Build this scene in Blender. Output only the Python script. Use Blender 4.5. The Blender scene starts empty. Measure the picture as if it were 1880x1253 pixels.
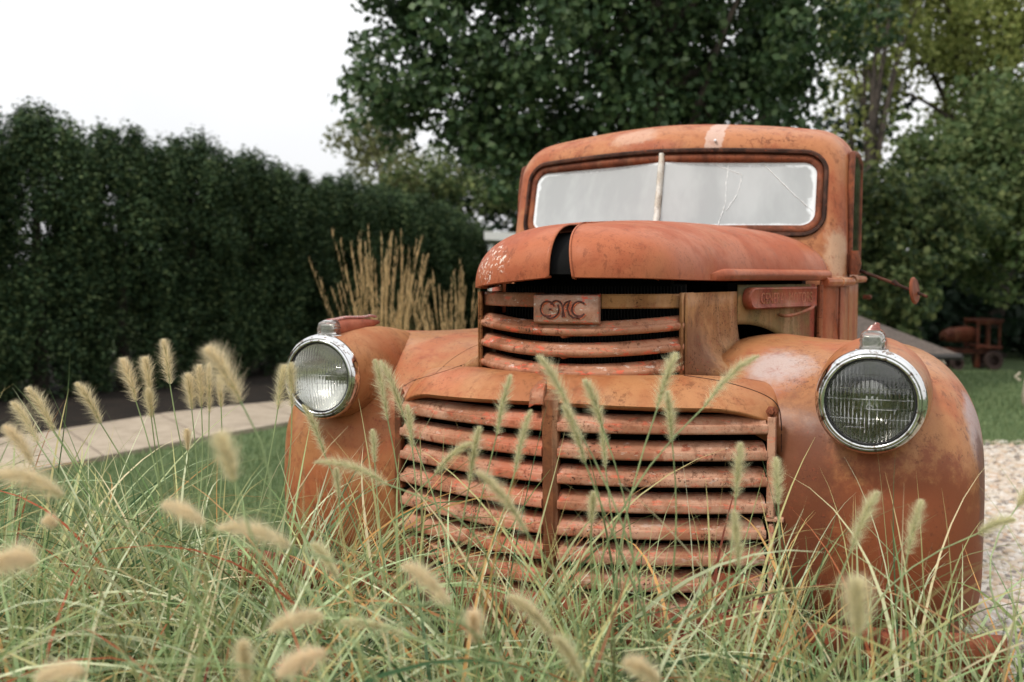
import bpy, bmesh, math, random
import numpy as np
from mathutils import Vector, Matrix

# ------------------------------------------------------------------ camera, sky, sun, exposure
S = bpy.context.scene
COL = S.collection
F_PX = 35 / 36 * 1880
PSI = math.radians(22.5)
PIT = math.radians(3.63)
CAM = Vector((.766, -2.22, 1.19))
cd = bpy.data.cameras.new('camera'); cam = bpy.data.objects.new('camera', cd); COL.objects.link(cam)
cam.location = CAM; cam.rotation_euler = (math.pi / 2 - PIT, 0, PSI)
cd.lens = 35; cd.sensor_width = 36; cd.clip_end = 500; cd.clip_start = .05
cd.dof.use_dof = True; cd.dof.focus_distance = 2.2; cd.dof.aperture_fstop = 3.4
S.camera = cam

SUN_EL, SUN_AZ = math.radians(54), math.radians(212)      # azimuth measured from +Y clockwise
w = bpy.data.worlds.new('World'); S.world = w; w.use_nodes = True
nt = w.node_tree; nt.nodes.clear()
out = nt.nodes.new('ShaderNodeOutputWorld'); bg = nt.nodes.new('ShaderNodeBackground')
sky = nt.nodes.new('ShaderNodeTexSky'); sky.sky_type = 'NISHITA'; sky.sun_disc = False
sky.sun_elevation = SUN_EL; sky.sun_rotation = SUN_AZ; sky.air_density = 1.5; sky.dust_density = 3
tc = nt.nodes.new('ShaderNodeTexCoord'); no = nt.nodes.new('ShaderNodeTexNoise')
no.inputs['Scale'].default_value = 1.6; no.inputs['Detail'].default_value = 6
cr = nt.nodes.new('ShaderNodeValToRGB')
cr.color_ramp.elements[0].position = .3; cr.color_ramp.elements[0].color = (8.8, 9.0, 9.4, 1)
cr.color_ramp.elements[1].position = .65; cr.color_ramp.elements[1].color = (11.2, 11.1, 11, 1)
mx = nt.nodes.new('ShaderNodeMix'); mx.data_type = 'RGBA'; mx.inputs[0].default_value = .93
nt.links.new(tc.outputs['Generated'], no.inputs['Vector']); nt.links.new(no.outputs['Fac'], cr.inputs['Fac'])
nt.links.new(sky.outputs[0], mx.inputs[6]); nt.links.new(cr.outputs['Color'], mx.inputs[7])
sx = nt.nodes.new('ShaderNodeSeparateXYZ'); nt.links.new(tc.outputs['Generated'], sx.inputs[0])
mr = nt.nodes.new('ShaderNodeMapRange'); nt.links.new(sx.outputs['Z'], mr.inputs[0])
for i_, v_ in enumerate((0.0, 1.0, .90, 1.65)): mr.inputs[i_ + 1].default_value = v_
vs = nt.nodes.new('ShaderNodeVectorMath'); vs.operation = 'SCALE'; nt.links.new(mx.outputs[2], vs.inputs[0]); nt.links.new(mr.outputs[0], vs.inputs['Scale'])
nt.links.new(vs.outputs[0], bg.inputs['Color']); bg.inputs['Strength'].default_value = .1
nt.links.new(bg.outputs[0], out.inputs[0])
sd = bpy.data.lights.new('sun', 'SUN'); sun = bpy.data.objects.new('sun', sd); COL.objects.link(sun)
sd.energy = 2.3; sd.angle = math.radians(10); sd.color = (1, .94, .86)
sdir = Vector((math.sin(SUN_AZ) * math.cos(SUN_EL), math.cos(SUN_AZ) * math.cos(SUN_EL), math.sin(SUN_EL)))
sun.rotation_euler = sdir.to_track_quat('Z', 'Y').to_euler()
S.view_settings.view_transform = 'Standard'; S.view_settings.look = 'None'
S.view_settings.exposure = 0.08; S.view_settings.gamma = 1
S.render.resolution_x = 1024; S.render.resolution_y = 682

rng = np.random.default_rng(7); random.seed(7)

def cw(X, D, z=0.0):
    """point X metres right of and D metres ahead of the camera, at height z"""
    return Vector((CAM.x + X * math.cos(PSI) - D * math.sin(PSI), CAM.y + X * math.sin(PSI) + D * math.cos(PSI), z))
def pw(px, py, d):
    """point seen at a pixel of the 1880 px photograph at depth d"""
    x = (px - 940) / F_PX * d; v = -(py - 626.5) / F_PX * d
    Y = d * math.cos(PIT) + v * math.sin(PIT); z = v * math.cos(PIT) - d * math.sin(PIT)
    return cw(x, Y, CAM.z + z)
def gp(px, py, z=0.0):
    """point of the ground seen at a pixel"""
    a = pw(px, py, 1) - CAM; return CAM + a * ((z - CAM.z) / a.z)

# ------------------------------------------------------------------ object helpers
def link(name, me, mat=None, parent=None, smooth=True, angle=None):
    o = bpy.data.objects.new(name, me); COL.objects.link(o)
    if mat: me.materials.append(mat)
    if smooth: me.shade_smooth()
    if angle is not None: me.set_sharp_from_angle(angle=math.radians(angle))
    if parent: o.parent = parent
    return o
def empty(name, loc=(0, 0, 0)):
    o = bpy.data.objects.new(name, None); COL.objects.link(o); o.location = loc; o.empty_display_size = .2
    return o
def tag(o, label=None, cat=None, group=None, kind=None):
    if label: o['label'] = label
    if cat: o['category'] = cat
    if group: o['group'] = group
    if kind: o['kind'] = kind
    return o
def child(o, parent, loc=None):
    """parent o, whose mesh is in world coordinates, to a root standing at parent.location"""
    o.parent = parent
    off = Vector((0, 0, 0)); p = parent
    while p: off += p.location; p = p.parent
    o.location = o.location - off
    return o

class MB:
    def __init__(s): s.v = []; s.f = []
    def add(s, vs, fs):
        b = len(s.v); s.v += [tuple(v) for v in vs]; s.f += [tuple(i + b for i in f) for f in fs]; return s
    def grid(s, rows, closed=False, flip=False):
        m, n = len(rows), len(rows[0]); fs = []
        for i in range(m - 1):
            for j in range(n if closed else n - 1):
                k = (j + 1) % n
                q = (i * n + j, i * n + k, (i + 1) * n + k, (i + 1) * n + j)
                fs.append(q[::-1] if flip else q)
        return s.add([p for r in rows for p in r], fs)
    def box(s, c, h, rot=None):
        vs = [Vector((x * h[0], y * h[1], z * h[2])) for z in (-1, 1) for y in (-1, 1) for x in (-1, 1)]
        if rot is not None: vs = [rot @ v for v in vs]
        vs = [v + Vector(c) for v in vs]
        return s.add(vs, [(0, 2, 3, 1), (4, 5, 7, 6), (0, 1, 5, 4), (2, 6, 7, 3), (0, 4, 6, 2), (1, 3, 7, 5)])
    def tube(s, pts, r, n=10, cap=True):
        pts = [Vector(p) for p in pts]; rs = r if hasattr(r, '__len__') else [r] * len(pts); rows = []
        up = Vector((0, 0, 1))
        for i, p in enumerate(pts):
            t = (pts[min(i + 1, len(pts) - 1)] - pts[max(i - 1, 0)]).normalized()
            if abs(t.dot(up)) > .95: up = Vector((1, 0, 0)) if abs(t.x) < .9 else Vector((0, 1, 0))
            a = t.cross(up).normalized(); b = a.cross(t)
            rows.append([p + (a * math.cos(2 * math.pi * k / n) + b * math.sin(2 * math.pi * k / n)) * rs[i] for k in range(n)])
        b0 = len(s.v); s.grid(rows, closed=True)
        if cap:
            s.f.append(tuple(b0 + k for k in range(n))[::-1]); e = b0 + (len(rows) - 1) * n
            s.f.append(tuple(e + k for k in range(n)))
        return s
    def lathe(s, prof, origin, axis=(0, -1, 0), n=48):
        ax = Vector(axis).normalized(); a = ax.cross(Vector((0, 0, 1)))
        if a.length < .1: a = Vector((1, 0, 0))
        a.normalize(); b = a.cross(ax); rows = []
        for (r, h) in prof:
            rows.append([Vector(origin) + ax * h + (a * math.cos(2 * math.pi * k / n) + b * math.sin(2 * math.pi * k / n)) * max(r, 1e-5) for k in range(n)])
        return s.grid(rows, closed=True)
    def mesh(s, name):
        me = bpy.data.meshes.new(name); me.from_pydata(s.v, [], s.f); me.validate()
        bm = bmesh.new(); bm.from_mesh(me); bmesh.ops.remove_doubles(bm, verts=bm.verts, dist=1e-5)
        bmesh.ops.recalc_face_normals(bm, faces=bm.faces); bm.to_mesh(me); bm.free(); return me
    def build(s, name, mat, parent=None, angle=35, solid=None, bevel=None, sub=0):
        o = link(name, s.mesh(name), mat, parent, True, angle)
        if sub: m = o.modifiers.new('sub', 'SUBSURF'); m.levels = m.render_levels = sub
        if solid: m = o.modifiers.new('sol', 'SOLIDIFY'); m.thickness = solid; m.offset = -1
        if bevel: m = o.modifiers.new('bev', 'BEVEL'); m.width = bevel; m.segments = 2; m.limit_method = 'ANGLE'
        return o

def np_mesh(name, V, Fq, colors=None):
    """V (n,3), Fq (m,k) all faces with the same number of corners"""
    me = bpy.data.meshes.new(name); k = Fq.shape[1]
    me.vertices.add(len(V)); me.vertices.foreach_set('co', V.astype(np.float32).ravel())
    me.loops.add(Fq.size); me.loops.foreach_set('vertex_index', Fq.astype(np.int32).ravel())
    me.polygons.add(len(Fq)); me.polygons.foreach_set('loop_start', np.arange(0, Fq.size, k, dtype=np.int32))
    if colors is not None:
        a = me.color_attributes.new('Col', 'FLOAT_COLOR', 'POINT')
        c = np.ones((len(V), 4), np.float32); c[:, :3] = colors; a.data.foreach_set('color', c.ravel())
    me.update(calc_edges=True); return me

def cat(pts, n):
    """Catmull-Rom through pts, n samples per span"""
    P = [Vector(p) for p in pts]; o = []
    for i in range(len(P) - 1):
        a = P[i - 1] if i else P[0] * 2 - P[1]; b, c = P[i], P[i + 1]
        d = P[i + 2] if i + 2 < len(P) else P[-1] * 2 - P[-2]
        for k in range(n):
            t = k / n
            o.append(.5 * ((2 * b) + (c - a) * t + (2 * a - 5 * b + 4 * c - d) * t * t + (3 * b - a - 3 * c + d) * t ** 3))
    o.append(P[-1]); return o
def interp(x, tab):
    if x <= tab[0][0]: return tab[0][1]
    for (a, b), (c, d) in zip(tab, tab[1:]):
        if x <= c: t = (x - a) / (c - a); t = t * t * (3 - 2 * t); return b + (d - b) * t
    return tab[-1][1]

# ------------------------------------------------------------------ materials
def newmat(name):
    m = bpy.data.materials.new(name); m.use_nodes = True; return m, m.node_tree, m.node_tree.nodes['Principled BSDF']
class NT:
    def __init__(s, nt): s.t = nt; s.N = nt.nodes; s.L = nt.links
    def n(s, t, **k):
        x = s.N.new(t)
        for a, b in k.items(): setattr(x, a, b)
        return x
    def set(s, sock, v):
        if isinstance(v, bpy.types.NodeSocket): s.L.new(v, sock)
        else: sock.default_value = v
    def noise(s, vec, scale, detail=4, rough=.55, dist=0):
        x = s.n('ShaderNodeTexNoise'); s.L.new(vec, x.inputs['Vector'])
        x.inputs['Scale'].default_value = scale; x.inputs['Detail'].default_value = detail
        x.inputs['Roughness'].default_value = rough; x.inputs['Distortion'].default_value = dist; return x.outputs['Fac']
    def ramp(s, f, a, b, c0=(0, 0, 0, 1), c1=(1, 1, 1, 1)):
        x = s.n('ShaderNodeValToRGB'); s.set(x.inputs[0], f)
        x.color_ramp.elements[0].position = a; x.color_ramp.elements[0].color = c0
        x.color_ramp.elements[1].position = b; x.color_ramp.elements[1].color = c1; return x.outputs[0]
    def sm(s, f, a, b, lo=0, hi=1):
        x = s.n('ShaderNodeMapRange', interpolation_type='SMOOTHSTEP'); s.set(x.inputs[0], f)
        for i, v in enumerate((a, b, lo, hi)): x.inputs[i + 1].default_value = v
        return x.outputs[0]
    def math(s, op, a, b=0.0, c=0.0):
        x = s.n('ShaderNodeMath', operation=op); s.set(x.inputs[0], a); s.set(x.inputs[1], b); s.set(x.inputs[2], c); return x.outputs[0]
    def mix(s, f, a, b, mode='MIX'):
        x = s.n('ShaderNodeMix', data_type='RGBA', blend_type=mode); s.set(x.inputs[0], f)
        for i, v in ((6, a), (7, b)):
            if isinstance(v, tuple) and len(v) == 3: v = (*v, 1)
            s.set(x.inputs[i], v)
        return x.outputs[2]
    def vmap(s, vec, scale=(1, 1, 1), loc=(0, 0, 0)):
        x = s.n('ShaderNodeMapping'); s.L.new(vec, x.inputs[0]); x.inputs['Scale'].default_value = scale; x.inputs['Location'].default_value = loc
        return x.outputs[0]
    def bump(s, h, strength, dist, bsdf):
        x = s.n('ShaderNodeBump'); s.set(x.inputs['Height'], h); x.inputs['Strength'].default_value = strength
        x.inputs['Distance'].default_value = dist; s.L.new(x.outputs[0], bsdf.inputs['Normal'])

TAN = (.37, .160, .062); SAL = (.39, .118, .052); RED = (.25, .058, .026); DRK = (.05, .018, .010); PINK = (.42, .22, .165); ORA = (.56, .115, .05)
def rust(name, main, second, third=ORA, dark=.25, pits=.35, patches=(), streak=.3, rough=.55, mscale=5, chips=0.0, spec=.35, bump=.35):
    m, t, b = newmat(name); g = NT(t)
    co = g.n('ShaderNodeTexCoord').outputs['Object']
    geo = g.n('ShaderNodeNewGeometry').outputs['Position']
    P = geo
    n1 = g.noise(P, mscale, 8, .6, .3); n2 = g.noise(P, mscale * .38, 5, .6, .4); n3 = g.noise(P, mscale * 5, 6, .65)
    col = g.mix(g.sm(n1, .43, .58), main, second)
    n4 = g.noise(g.vmap(P, (1, 1, 1), (4, 2, 7)), mscale * 3.2, 8, .72, .5)
    col = g.mix(g.sm(n4, .50, .72, 0, .55), col, tuple(c * .62 for c in second)); col = g.mix(g.sm(n4, .46, .26, 0, .30), col, tuple(min(1, c * 1.25) for c in main))
    fl = g.noise(g.vmap(P, (1, 1, .55), (9, 1, 3)), mscale * 7, 9, .78, .2); flm = g.math('MULTIPLY', g.sm(fl, .54, .59), g.sm(g.noise(P, mscale * .8, 4, .6), .38, .60, .2, 1)); col = g.mix(g.math('MULTIPLY', flm, min(.85, dark + .15)), col, tuple(c * .42 for c in second))
    col = g.mix(g.sm(n2, .54, .70, 0, .75), col, third)
    st = g.noise(g.vmap(P, (26, 26, 2.0)), 1.0, 4, .6)
    col = g.mix(g.sm(st, .5, .75, 0, streak), col, tuple(c * .45 for c in second))
    st2 = g.noise(g.vmap(P, (18, 18, 1.6), (3, 5, 1)), 1.0, 4, .6)
    col = g.mix(g.sm(st2, .52, .78, 0, streak * .8), col, (.58, .36, .22))
    for (c, r, pc, amt, edge) in patches:
        v = g.n('ShaderNodeVectorMath', operation='SUBTRACT'); g.L.new(P, v.inputs[0]); v.inputs[1].default_value = c
        v2 = g.n('ShaderNodeVectorMath', operation='DIVIDE'); g.L.new(v.outputs[0], v2.inputs[0]); v2.inputs[1].default_value = r
        l = g.n('ShaderNodeVectorMath', operation='LENGTH'); g.L.new(v2.outputs[0], l.inputs[0])
        d = g.math('ADD', l.outputs['Value'], g.math('MULTIPLY', g.math('SUBTRACT', g.noise(P, 14, 9, .75), .5), 1.8)); edge = edge * .55
        f_ = g.sm(d, 1 - edge, 1 + edge, abs(amt), 0)
        if amt < 0: f_ = g.math('MULTIPLY', f_, g.sm(g.noise(P, 120, 5, .7), .54, .60))
        col = g.mix(f_, col, pc)
    col = g.mix(g.math('MULTIPLY', g.sm(n3, .55, .70, 0, dark), g.sm(n2, .35, .6)), col, RED)
    fine = g.noise(P, 160, 3, .7)
    pm = g.math('MULTIPLY', g.sm(fine, .57, .63), g.sm(g.noise(P, 9, 5, .6), .46, .60, 0, pits))
    col = g.mix(pm, col, DRK)
    speck = g.noise(P, 300, 4, .75)
    col = g.mix(g.sm(speck, .50, .70, 0, .32), col, tuple(c * .5 for c in main))
    rs = g.math('MULTIPLY', g.sm(g.noise(P, 75, 4, .75), .60, .68), g.sm(n1, .38, .60, .25, 1)); col = g.mix(g.math('MULTIPLY', rs, min(1, dark + .15)), col, RED)
    if chips:
        ch = g.math('MULTIPLY', g.sm(g.noise(g.vmap(P, (9, 9, 26)), 3.0, 6, .7), .56, .61), chips)
        col = g.mix(ch, col, (.72, .10, .05))
        ch2 = g.math('MULTIPLY', g.sm(g.noise(g.vmap(P, (9, 9, 26), (7, 1, 2)), 3.4, 6, .7), .60, .65), chips)
        col = g.mix(ch2, col, (.70, .60, .52))
    g.L.new(col, b.inputs['Base Color'])
    rr = g.math('ADD', g.sm(n1, .3, .7, rough - .12, rough + .14), g.math('MULTIPLY', pm, .25)); g.L.new(rr, b.inputs['Roughness'])
    b.inputs['Specular IOR Level'].default_value = spec * .45
    h = g.math('ADD', g.math('MULTIPLY', fine, .3), g.math('ADD', g.math('MULTIPLY', n3, .5), g.math('MULTIPLY', pm, -.8)))
    g.bump(h, bump, .0025, b)
    return m
def plain(name, color, rough=.5, metal=0, spec=.5, noise=0.0, nscale=20, bump=0):
    m, t, b = newmat(name); g = NT(t)
    b.inputs['Base Color'].default_value = (*color, 1); b.inputs['Roughness'].default_value = rough
    b.inputs['Metallic'].default_value = metal; b.inputs['Specular IOR Level'].default_value = spec
    if noise:
        P = g.n('ShaderNodeNewGeometry').outputs['Position']; n = g.noise(P, nscale, 6, .6)
        g.L.new(g.mix(g.sm(n, .3, .7), tuple(c * (1 - noise) for c in color), tuple(min(1, c * (1 + noise)) for c in color)), b.inputs['Base Color'])
        if bump: g.bump(n, bump, .01, b)
    return m
def leafmat(name, cols, rough=.5, trans=.35, spec=.3, attr=False):
    spec *= .5
    m = bpy.data.materials.new(name); m.use_nodes = True; t = m.node_tree; g = NT(t); b = t.nodes['Principled BSDF']; o = t.nodes['Material Output']
    if attr:
        a = g.n('ShaderNodeAttribute', attribute_name='Col'); col = a.outputs['Color']
    else:
        r = g.n('ShaderNodeNewGeometry').outputs['Random Per Island']
        x = g.n('ShaderNodeValToRGB'); g.L.new(r, x.inputs[0]); el = x.color_ramp.elements
        el[0].color = (*cols[0], 1); el[1].color = (*cols[-1], 1)
        for i in range(1, len(cols) - 1): e = el.new(i / (len(cols) - 1)); e.color = (*cols[i], 1)
        P = g.n('ShaderNodeNewGeometry').outputs['Position']
        col = g.mix(g.sm(g.noise(P, 1.3, 3), .35, .65, 0, .35), x.outputs[0], tuple(c * .6 for c in cols[0]))
    g.L.new(col, b.inputs['Base Color']); b.inputs['Roughness'].default_value = rough; b.inputs['Specular IOR Level'].default_value = spec
    tr = g.n('ShaderNodeBsdfTranslucent'); g.L.new(col, tr.inputs[0]); mxs = g.n('ShaderNodeMixShader'); mxs.inputs[0].default_value = trans
    g.L.new(b.outputs[0], mxs.inputs[1]); g.L.new(tr.outputs[0], mxs.inputs[2]); g.L.new(mxs.outputs[0], o.inputs[0]); return m

GREY = (.50, .46, .45)
M = {}
M['fender'] = rust('rusty fender', TAN, (.36, .118, .046), (.38, .105, .045), dark=.7, pits=.5, streak=.12, rough=.42, spec=.5, patches=[
    ((.45, .14, 1.0), (.075, .10, .06), (.44, .37, .35), .75, .7),
    ((.75, .02, .50), (.36, .26, .30), (.22, .062, .025), .96, .35),
    ((.52, .0, .70), (.09, .14, .26), (.13, .042, .021), .85, .75),
    ((.875, .20, .90), (.022, .09, .13), (.40, .35, .36), .65, .7),
    ((.90, .16, .72), (.03, .05, .16), (.14, .055, .045), .8, .4)])
M['apron'] = rust('rusty apron', (.40, .18, .076), (.34, .125, .05), (.44, .12, .05), dark=.55, pits=.5, streak=.15, rough=.5)
M['hood'] = rust('faded salmon hood', SAL, (.34, .088, .038), (.36, .135, .058), dark=.35, pits=.35, streak=.05, rough=.45, mscale=6, patches=[
    ((-.17, -.08, 1.225), (.06, .08, .045), (.75, .64, .55), -1, .3), ((-.26, .0, 1.19), (.03, .06, .02), (.75, .64, .55), -1, .3),
    ((.42, .50, 1.19), (.16, .35, .010), (.10, .035, .02), .6, .5)])
M['shell'] = rust('stained shell', (.38, .185, .072), (.27, .12, .045), (.20, .10, .035), dark=.8, pits=.9, streak=.5, rough=.55, mscale=9, patches=[
    ((.27, .1, 1.0), (.05, .08, .1), (.10, .035, .02), .6, .6)])
M['side'] = rust('mossy side panel', (.17, .12, .042), (.25, .15, .06), (.24, .07, .04), dark=.5, pits=.8, streak=.8, rough=.6, mscale=8, patches=[
    ((.49, .78, 1.05), (.03, .07, .3), (.27, .055, .035), .95, .2), ((.36, .42, 1.17), (.2, .3, .03), (.06, .06, .03), .8, .5)])
M['plate'] = rust('red name panel', (.30, .078, .045), (.22, .055, .034), (.13, .12, .035), dark=.7, pits=.9, streak=.3, rough=.5, mscale=11)
M['bars'] = rust('peeling grille bar', (.42, .195, .115), (.27, .10, .048), (.46, .12, .06), dark=.85, pits=1.0, streak=.05, rough=.45, mscale=7, chips=.55)
M['lbars'] = rust('rusty lower bars', (.50, .28, .185), (.34, .145, .08), (.38, .15, .075), dark=.95, pits=1.0, streak=.05, rough=.45, mscale=7, chips=.35,
    patches=[((-.06, -.13, .7), (.09, .08, .5), (.54, .13, .065), .4, .7)])
M['post'] = rust('brown divider', (.14, .052, .024), (.24, .09, .038), (.07, .03, .016), dark=.7, pits=.9, streak=.9, rough=.65, mscale=9)
M['cab'] = rust('rusty cab', (.41, .165, .072), (.33, .095, .042), (.41, .135, .06), dark=.6, pits=.35, streak=.15, rough=.45, mscale=5, patches=[
    ((.13, 1.03, 1.665), (.028, .2, .1), (.52, .36, .29), .85, .12), ((-.14, 1.0, 1.67), (.09, .1, .04), (.55, .36, .26), .6, .5),
    ((.54, 1.0, 1.27), (.06, .1, .09), (.52, .34, .22), .8, .5)])
M['gasket'] = rust('perished gasket', (.075, .03, .018), (.03, .016, .012), (.16, .06, .03), dark=.8, pits=1, streak=.1, rough=.7, mscale=16)
M['frame'] = rust('dark window frame', (.22, .065, .03), (.12, .04, .022), (.32, .11, .045), dark=.8, pits=1, streak=.2, rough=.6, mscale=14)
M['badge'] = rust('worn badge', (.46, .27, .20), (.40, .20, .13), (.55, .12, .06), dark=.5, pits=.6, streak=0, rough=.4, mscale=22, chips=.8)
M['bumper'] = rust('rust bumper', (.24, .065, .03), (.17, .05, .025), (.30, .10, .045), dark=.8, pits=.9, streak=.1, rough=.6, mscale=10)
M['edge'] = rust('edge trim', (.30, .075, .04), (.40, .13, .07), RED, dark=.6, pits=.5, rough=.5)
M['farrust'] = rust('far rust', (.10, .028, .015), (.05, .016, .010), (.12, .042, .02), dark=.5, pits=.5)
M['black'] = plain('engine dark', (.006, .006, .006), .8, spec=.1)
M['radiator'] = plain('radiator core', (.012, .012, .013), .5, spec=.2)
M['rubber'] = plain('rubber', (.02, .02, .02), .75, noise=.3)
M['groove'] = plain('dark red groove', (.09, .022, .014), .7, noise=.4, nscale=80)  # dark red colour of the badge letter strokes
M['mould'] = plain('white crust', (.52, .49, .42), .7, noise=.35, nscale=60, bump=.4)
def chrome():
    m, t, b = newmat('pitted chrome'); g = NT(t); P = g.n('ShaderNodeNewGeometry').outputs['Position']
    b.inputs['Metallic'].default_value = 1
    n = g.noise(P, 60, 6, .7); s = g.sm(n, .52, .64)
    g.L.new(g.mix(s, (.66, .66, .65), (.22, .16, .12)), b.inputs['Base Color']); g.L.new(g.sm(n, .45, .75, .07, .38), b.inputs['Roughness']); return m
M['chrome'] = chrome()
M['reflector'] = plain('silver reflector', (.42, .42, .41), .07, metal=1)
def glass2(name):
    m, t, b = newmat(name); b.inputs['Base Color'].default_value = (.86, .85, .80, 1); b.inputs['Roughness'].default_value = .05; b.inputs['Transmission Weight'].default_value = .93; return m
def glass(name, tint=(1, 1, 1), rough=.02):
    m, t, b = newmat(name); b.inputs['Base Color'].default_value = (*tint, 1); b.inputs['Roughness'].default_value = rough
    b.inputs['Transmission Weight'].default_value = 1; b.inputs['IOR'].default_value = 1.5; return m
M['lens'] = glass('lens glass', (.97, .97, .95))
M['marker'] = glass2('marker glass')
M['redlens'] = plain('old red lens', (.20, .05, .035), .25, noise=.5, nscale=60)
def pane_mat():
    m, t, b = newmat('hazed windscreen'); g = NT(t); o = t.nodes['Material Output']
    P = g.n('ShaderNodeNewGeometry').outputs['Position']
    e = g.n('ShaderNodeAttribute', attribute_name='Col').outputs['Fac']        # delaminated rim of the old laminated glass
    n = g.noise(P, 22, 6, .7); d = g.math('ADD', e, g.math('MULTIPLY', g.math('SUBTRACT', n, .5), .9))
    rim = g.sm(d, .35, .75)
    haze = g.noise(g.vmap(P, (3, 3, 1)), 2.2, 4, .6)
    base = g.mix(g.sm(haze, .35, .65), (.47, .49, .49), (.60, .62, .62))
    base = g.mix(rim, base, (.70, .74, .75))
    g.L.new(base, b.inputs['Base Color']); g.L.new(g.math('ADD', .16, g.math('MULTIPLY', rim, .4)), b.inputs['Roughness'])
    b.inputs['Specular IOR Level'].default_value = 1.0; b.inputs['IOR'].default_value = 1.6
    tr = g.n('ShaderNodeBsdfTransparent'); ms = g.n('ShaderNodeMixShader'); g.L.new(g.math('MULTIPLY', g.math('SUBTRACT', 1, rim), .28), ms.inputs[0])
    g.L.new(b.outputs[0], ms.inputs[1]); g.L.new(tr.outputs[0], ms.inputs[2]); g.L.new(ms.outputs[0], o.inputs[0]); return m
M['pane'] = pane_mat()
M['crack'] = plain('crack', (.72, .73, .72), .6)
M['darkglass'] = plain('dark side glass', (.012, .010, .009), .12)

# ------------------------------------------------------------------ the ground
def ground_mat(name, c0, c1, c2, scale, bump, rough=.9):
    m, t, b = newmat(name); g = NT(t); P = g.n('ShaderNodeNewGeometry').outputs['Position']
    n = g.noise(P, scale, 8, .7); n2 = g.noise(P, scale * .08, 4)
    col = g.mix(g.sm(n, .35, .65), c0, c1); col = g.mix(g.sm(n2, .4, .65, 0, .6), col, c2)
    g.L.new(col, b.inputs['Base Color']); b.inputs['Roughness'].default_value = rough; b.inputs['Specular IOR Level'].default_value = .2
    g.bump(n, bump, .02, b); return m
def sheet(name, pts, z, mat, thick=0):
    mb = MB(); n = len(pts); top = [(p.x, p.y, z) for p in pts]
    mb.add(top, [tuple(range(n))])
    if thick:
        mb.add(top + [(p.x, p.y, z - thick) for p in pts], [(i, (i + 1) % n, n + (i + 1) % n, n + i) for i in range(n)])
    o = mb.build(name, mat, angle=30); tag(o, kind='structure'); return o
R = 160
sheet('lawn', [Vector((-R, -R, 0)), Vector((R, -R, 0)), Vector((R, R, 0)), Vector((-R, R, 0))], 0,
      ground_mat('lawn', (.07, .11, .045), (.11, .15, .065), (.09, .12, .055), 30, .6))
near = [(-60, 940), (0, 886), (120, 861), (250, 835), (400, 806), (530, 783), (640, 765), (760, 749)]
far = [(800, 722), (700, 728), (540, 741), (420, 752), (300, 766), (110, 797), (0, 813), (-80, 826)]
def path_mat():
    m, t, b = newmat('path concrete'); g = NT(t); P = g.n('ShaderNodeNewGeometry').outputs['Position']
    n = g.noise(P, 8, 8, .65); f = g.noise(P, 150, 3, .7)
    col = g.mix(g.sm(n, .3, .7), (.29, .235, .17), (.40, .33, .25)); col = g.mix(g.sm(f, .5, .8, 0, .4), col, (.18, .145, .11)); col = g.mix(g.sm(g.noise(P, 1.6, 6, .7), .5, .7, 0, .5), col, (.22, .18, .135))
    g.L.new(col, b.inputs['Base Color']); b.inputs['Roughness'].default_value = .85; g.bump(f, .3, .004, b); return m
path = sheet('path', [gp(*p) for p in near + far], .035, path_mat(), .06)
# joints cut between the slabs
jm = MB()
for (a, b_) in (((375, 811), (290, 767)), ((190, 847), (120, 796)), ((560, 778), (470, 748))):
    p, q = gp(*a), gp(*b_); p.z = q.z = .0365; d = (q - p).normalized() * .0; s_ = (q - p).cross(Vector((0, 0, 1))).normalized() * .006
    jm.add([p - s_, p + s_, q + s_, q - s_], [(0, 1, 2, 3)])
j = jm.build('path_joint', plain('joint', (.16, .12, .09), .9)); j.parent = path
mulch_pts = [gp(*p) for p in far[::-1]] + [cw(2, 24), cw(-1.5, 23), cw(-9, 12), cw(-9, 7)]
sheet('mulch_bed', mulch_pts, .004, ground_mat('mulch', (.012, .009, .007), (.03, .022, .016), (.008, .007, .005), 40, .9))
gv = [cw(.95, .6), cw(3.2, .6), cw(3.4, 4.0), gp(1890, 826), gp(1810, 822), gp(1700, 815), gp(1560, 812), cw(.3, 5.6), cw(-.9, 4.4), cw(.9, 2.9)]
sheet('soil_bed', [cw(-2.5, .5), cw(1.35, .5), cw(1.3, 1.7), cw(1.15, 2.5), cw(.6, 3.4), cw(-.9, 3.9), cw(-1.5, 2.9), cw(-2.5, 2.75)], .008, ground_mat('garden soil', (.022, .017, .011), (.045, .034, .022), (.03, .04, .018), 30, .9))
sheet('gravel_bed', gv, .004, ground_mat('gravel base', (.34, .29, .22), (.22, .18, .13), (.40, .33, .26), 40, .6))

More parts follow.
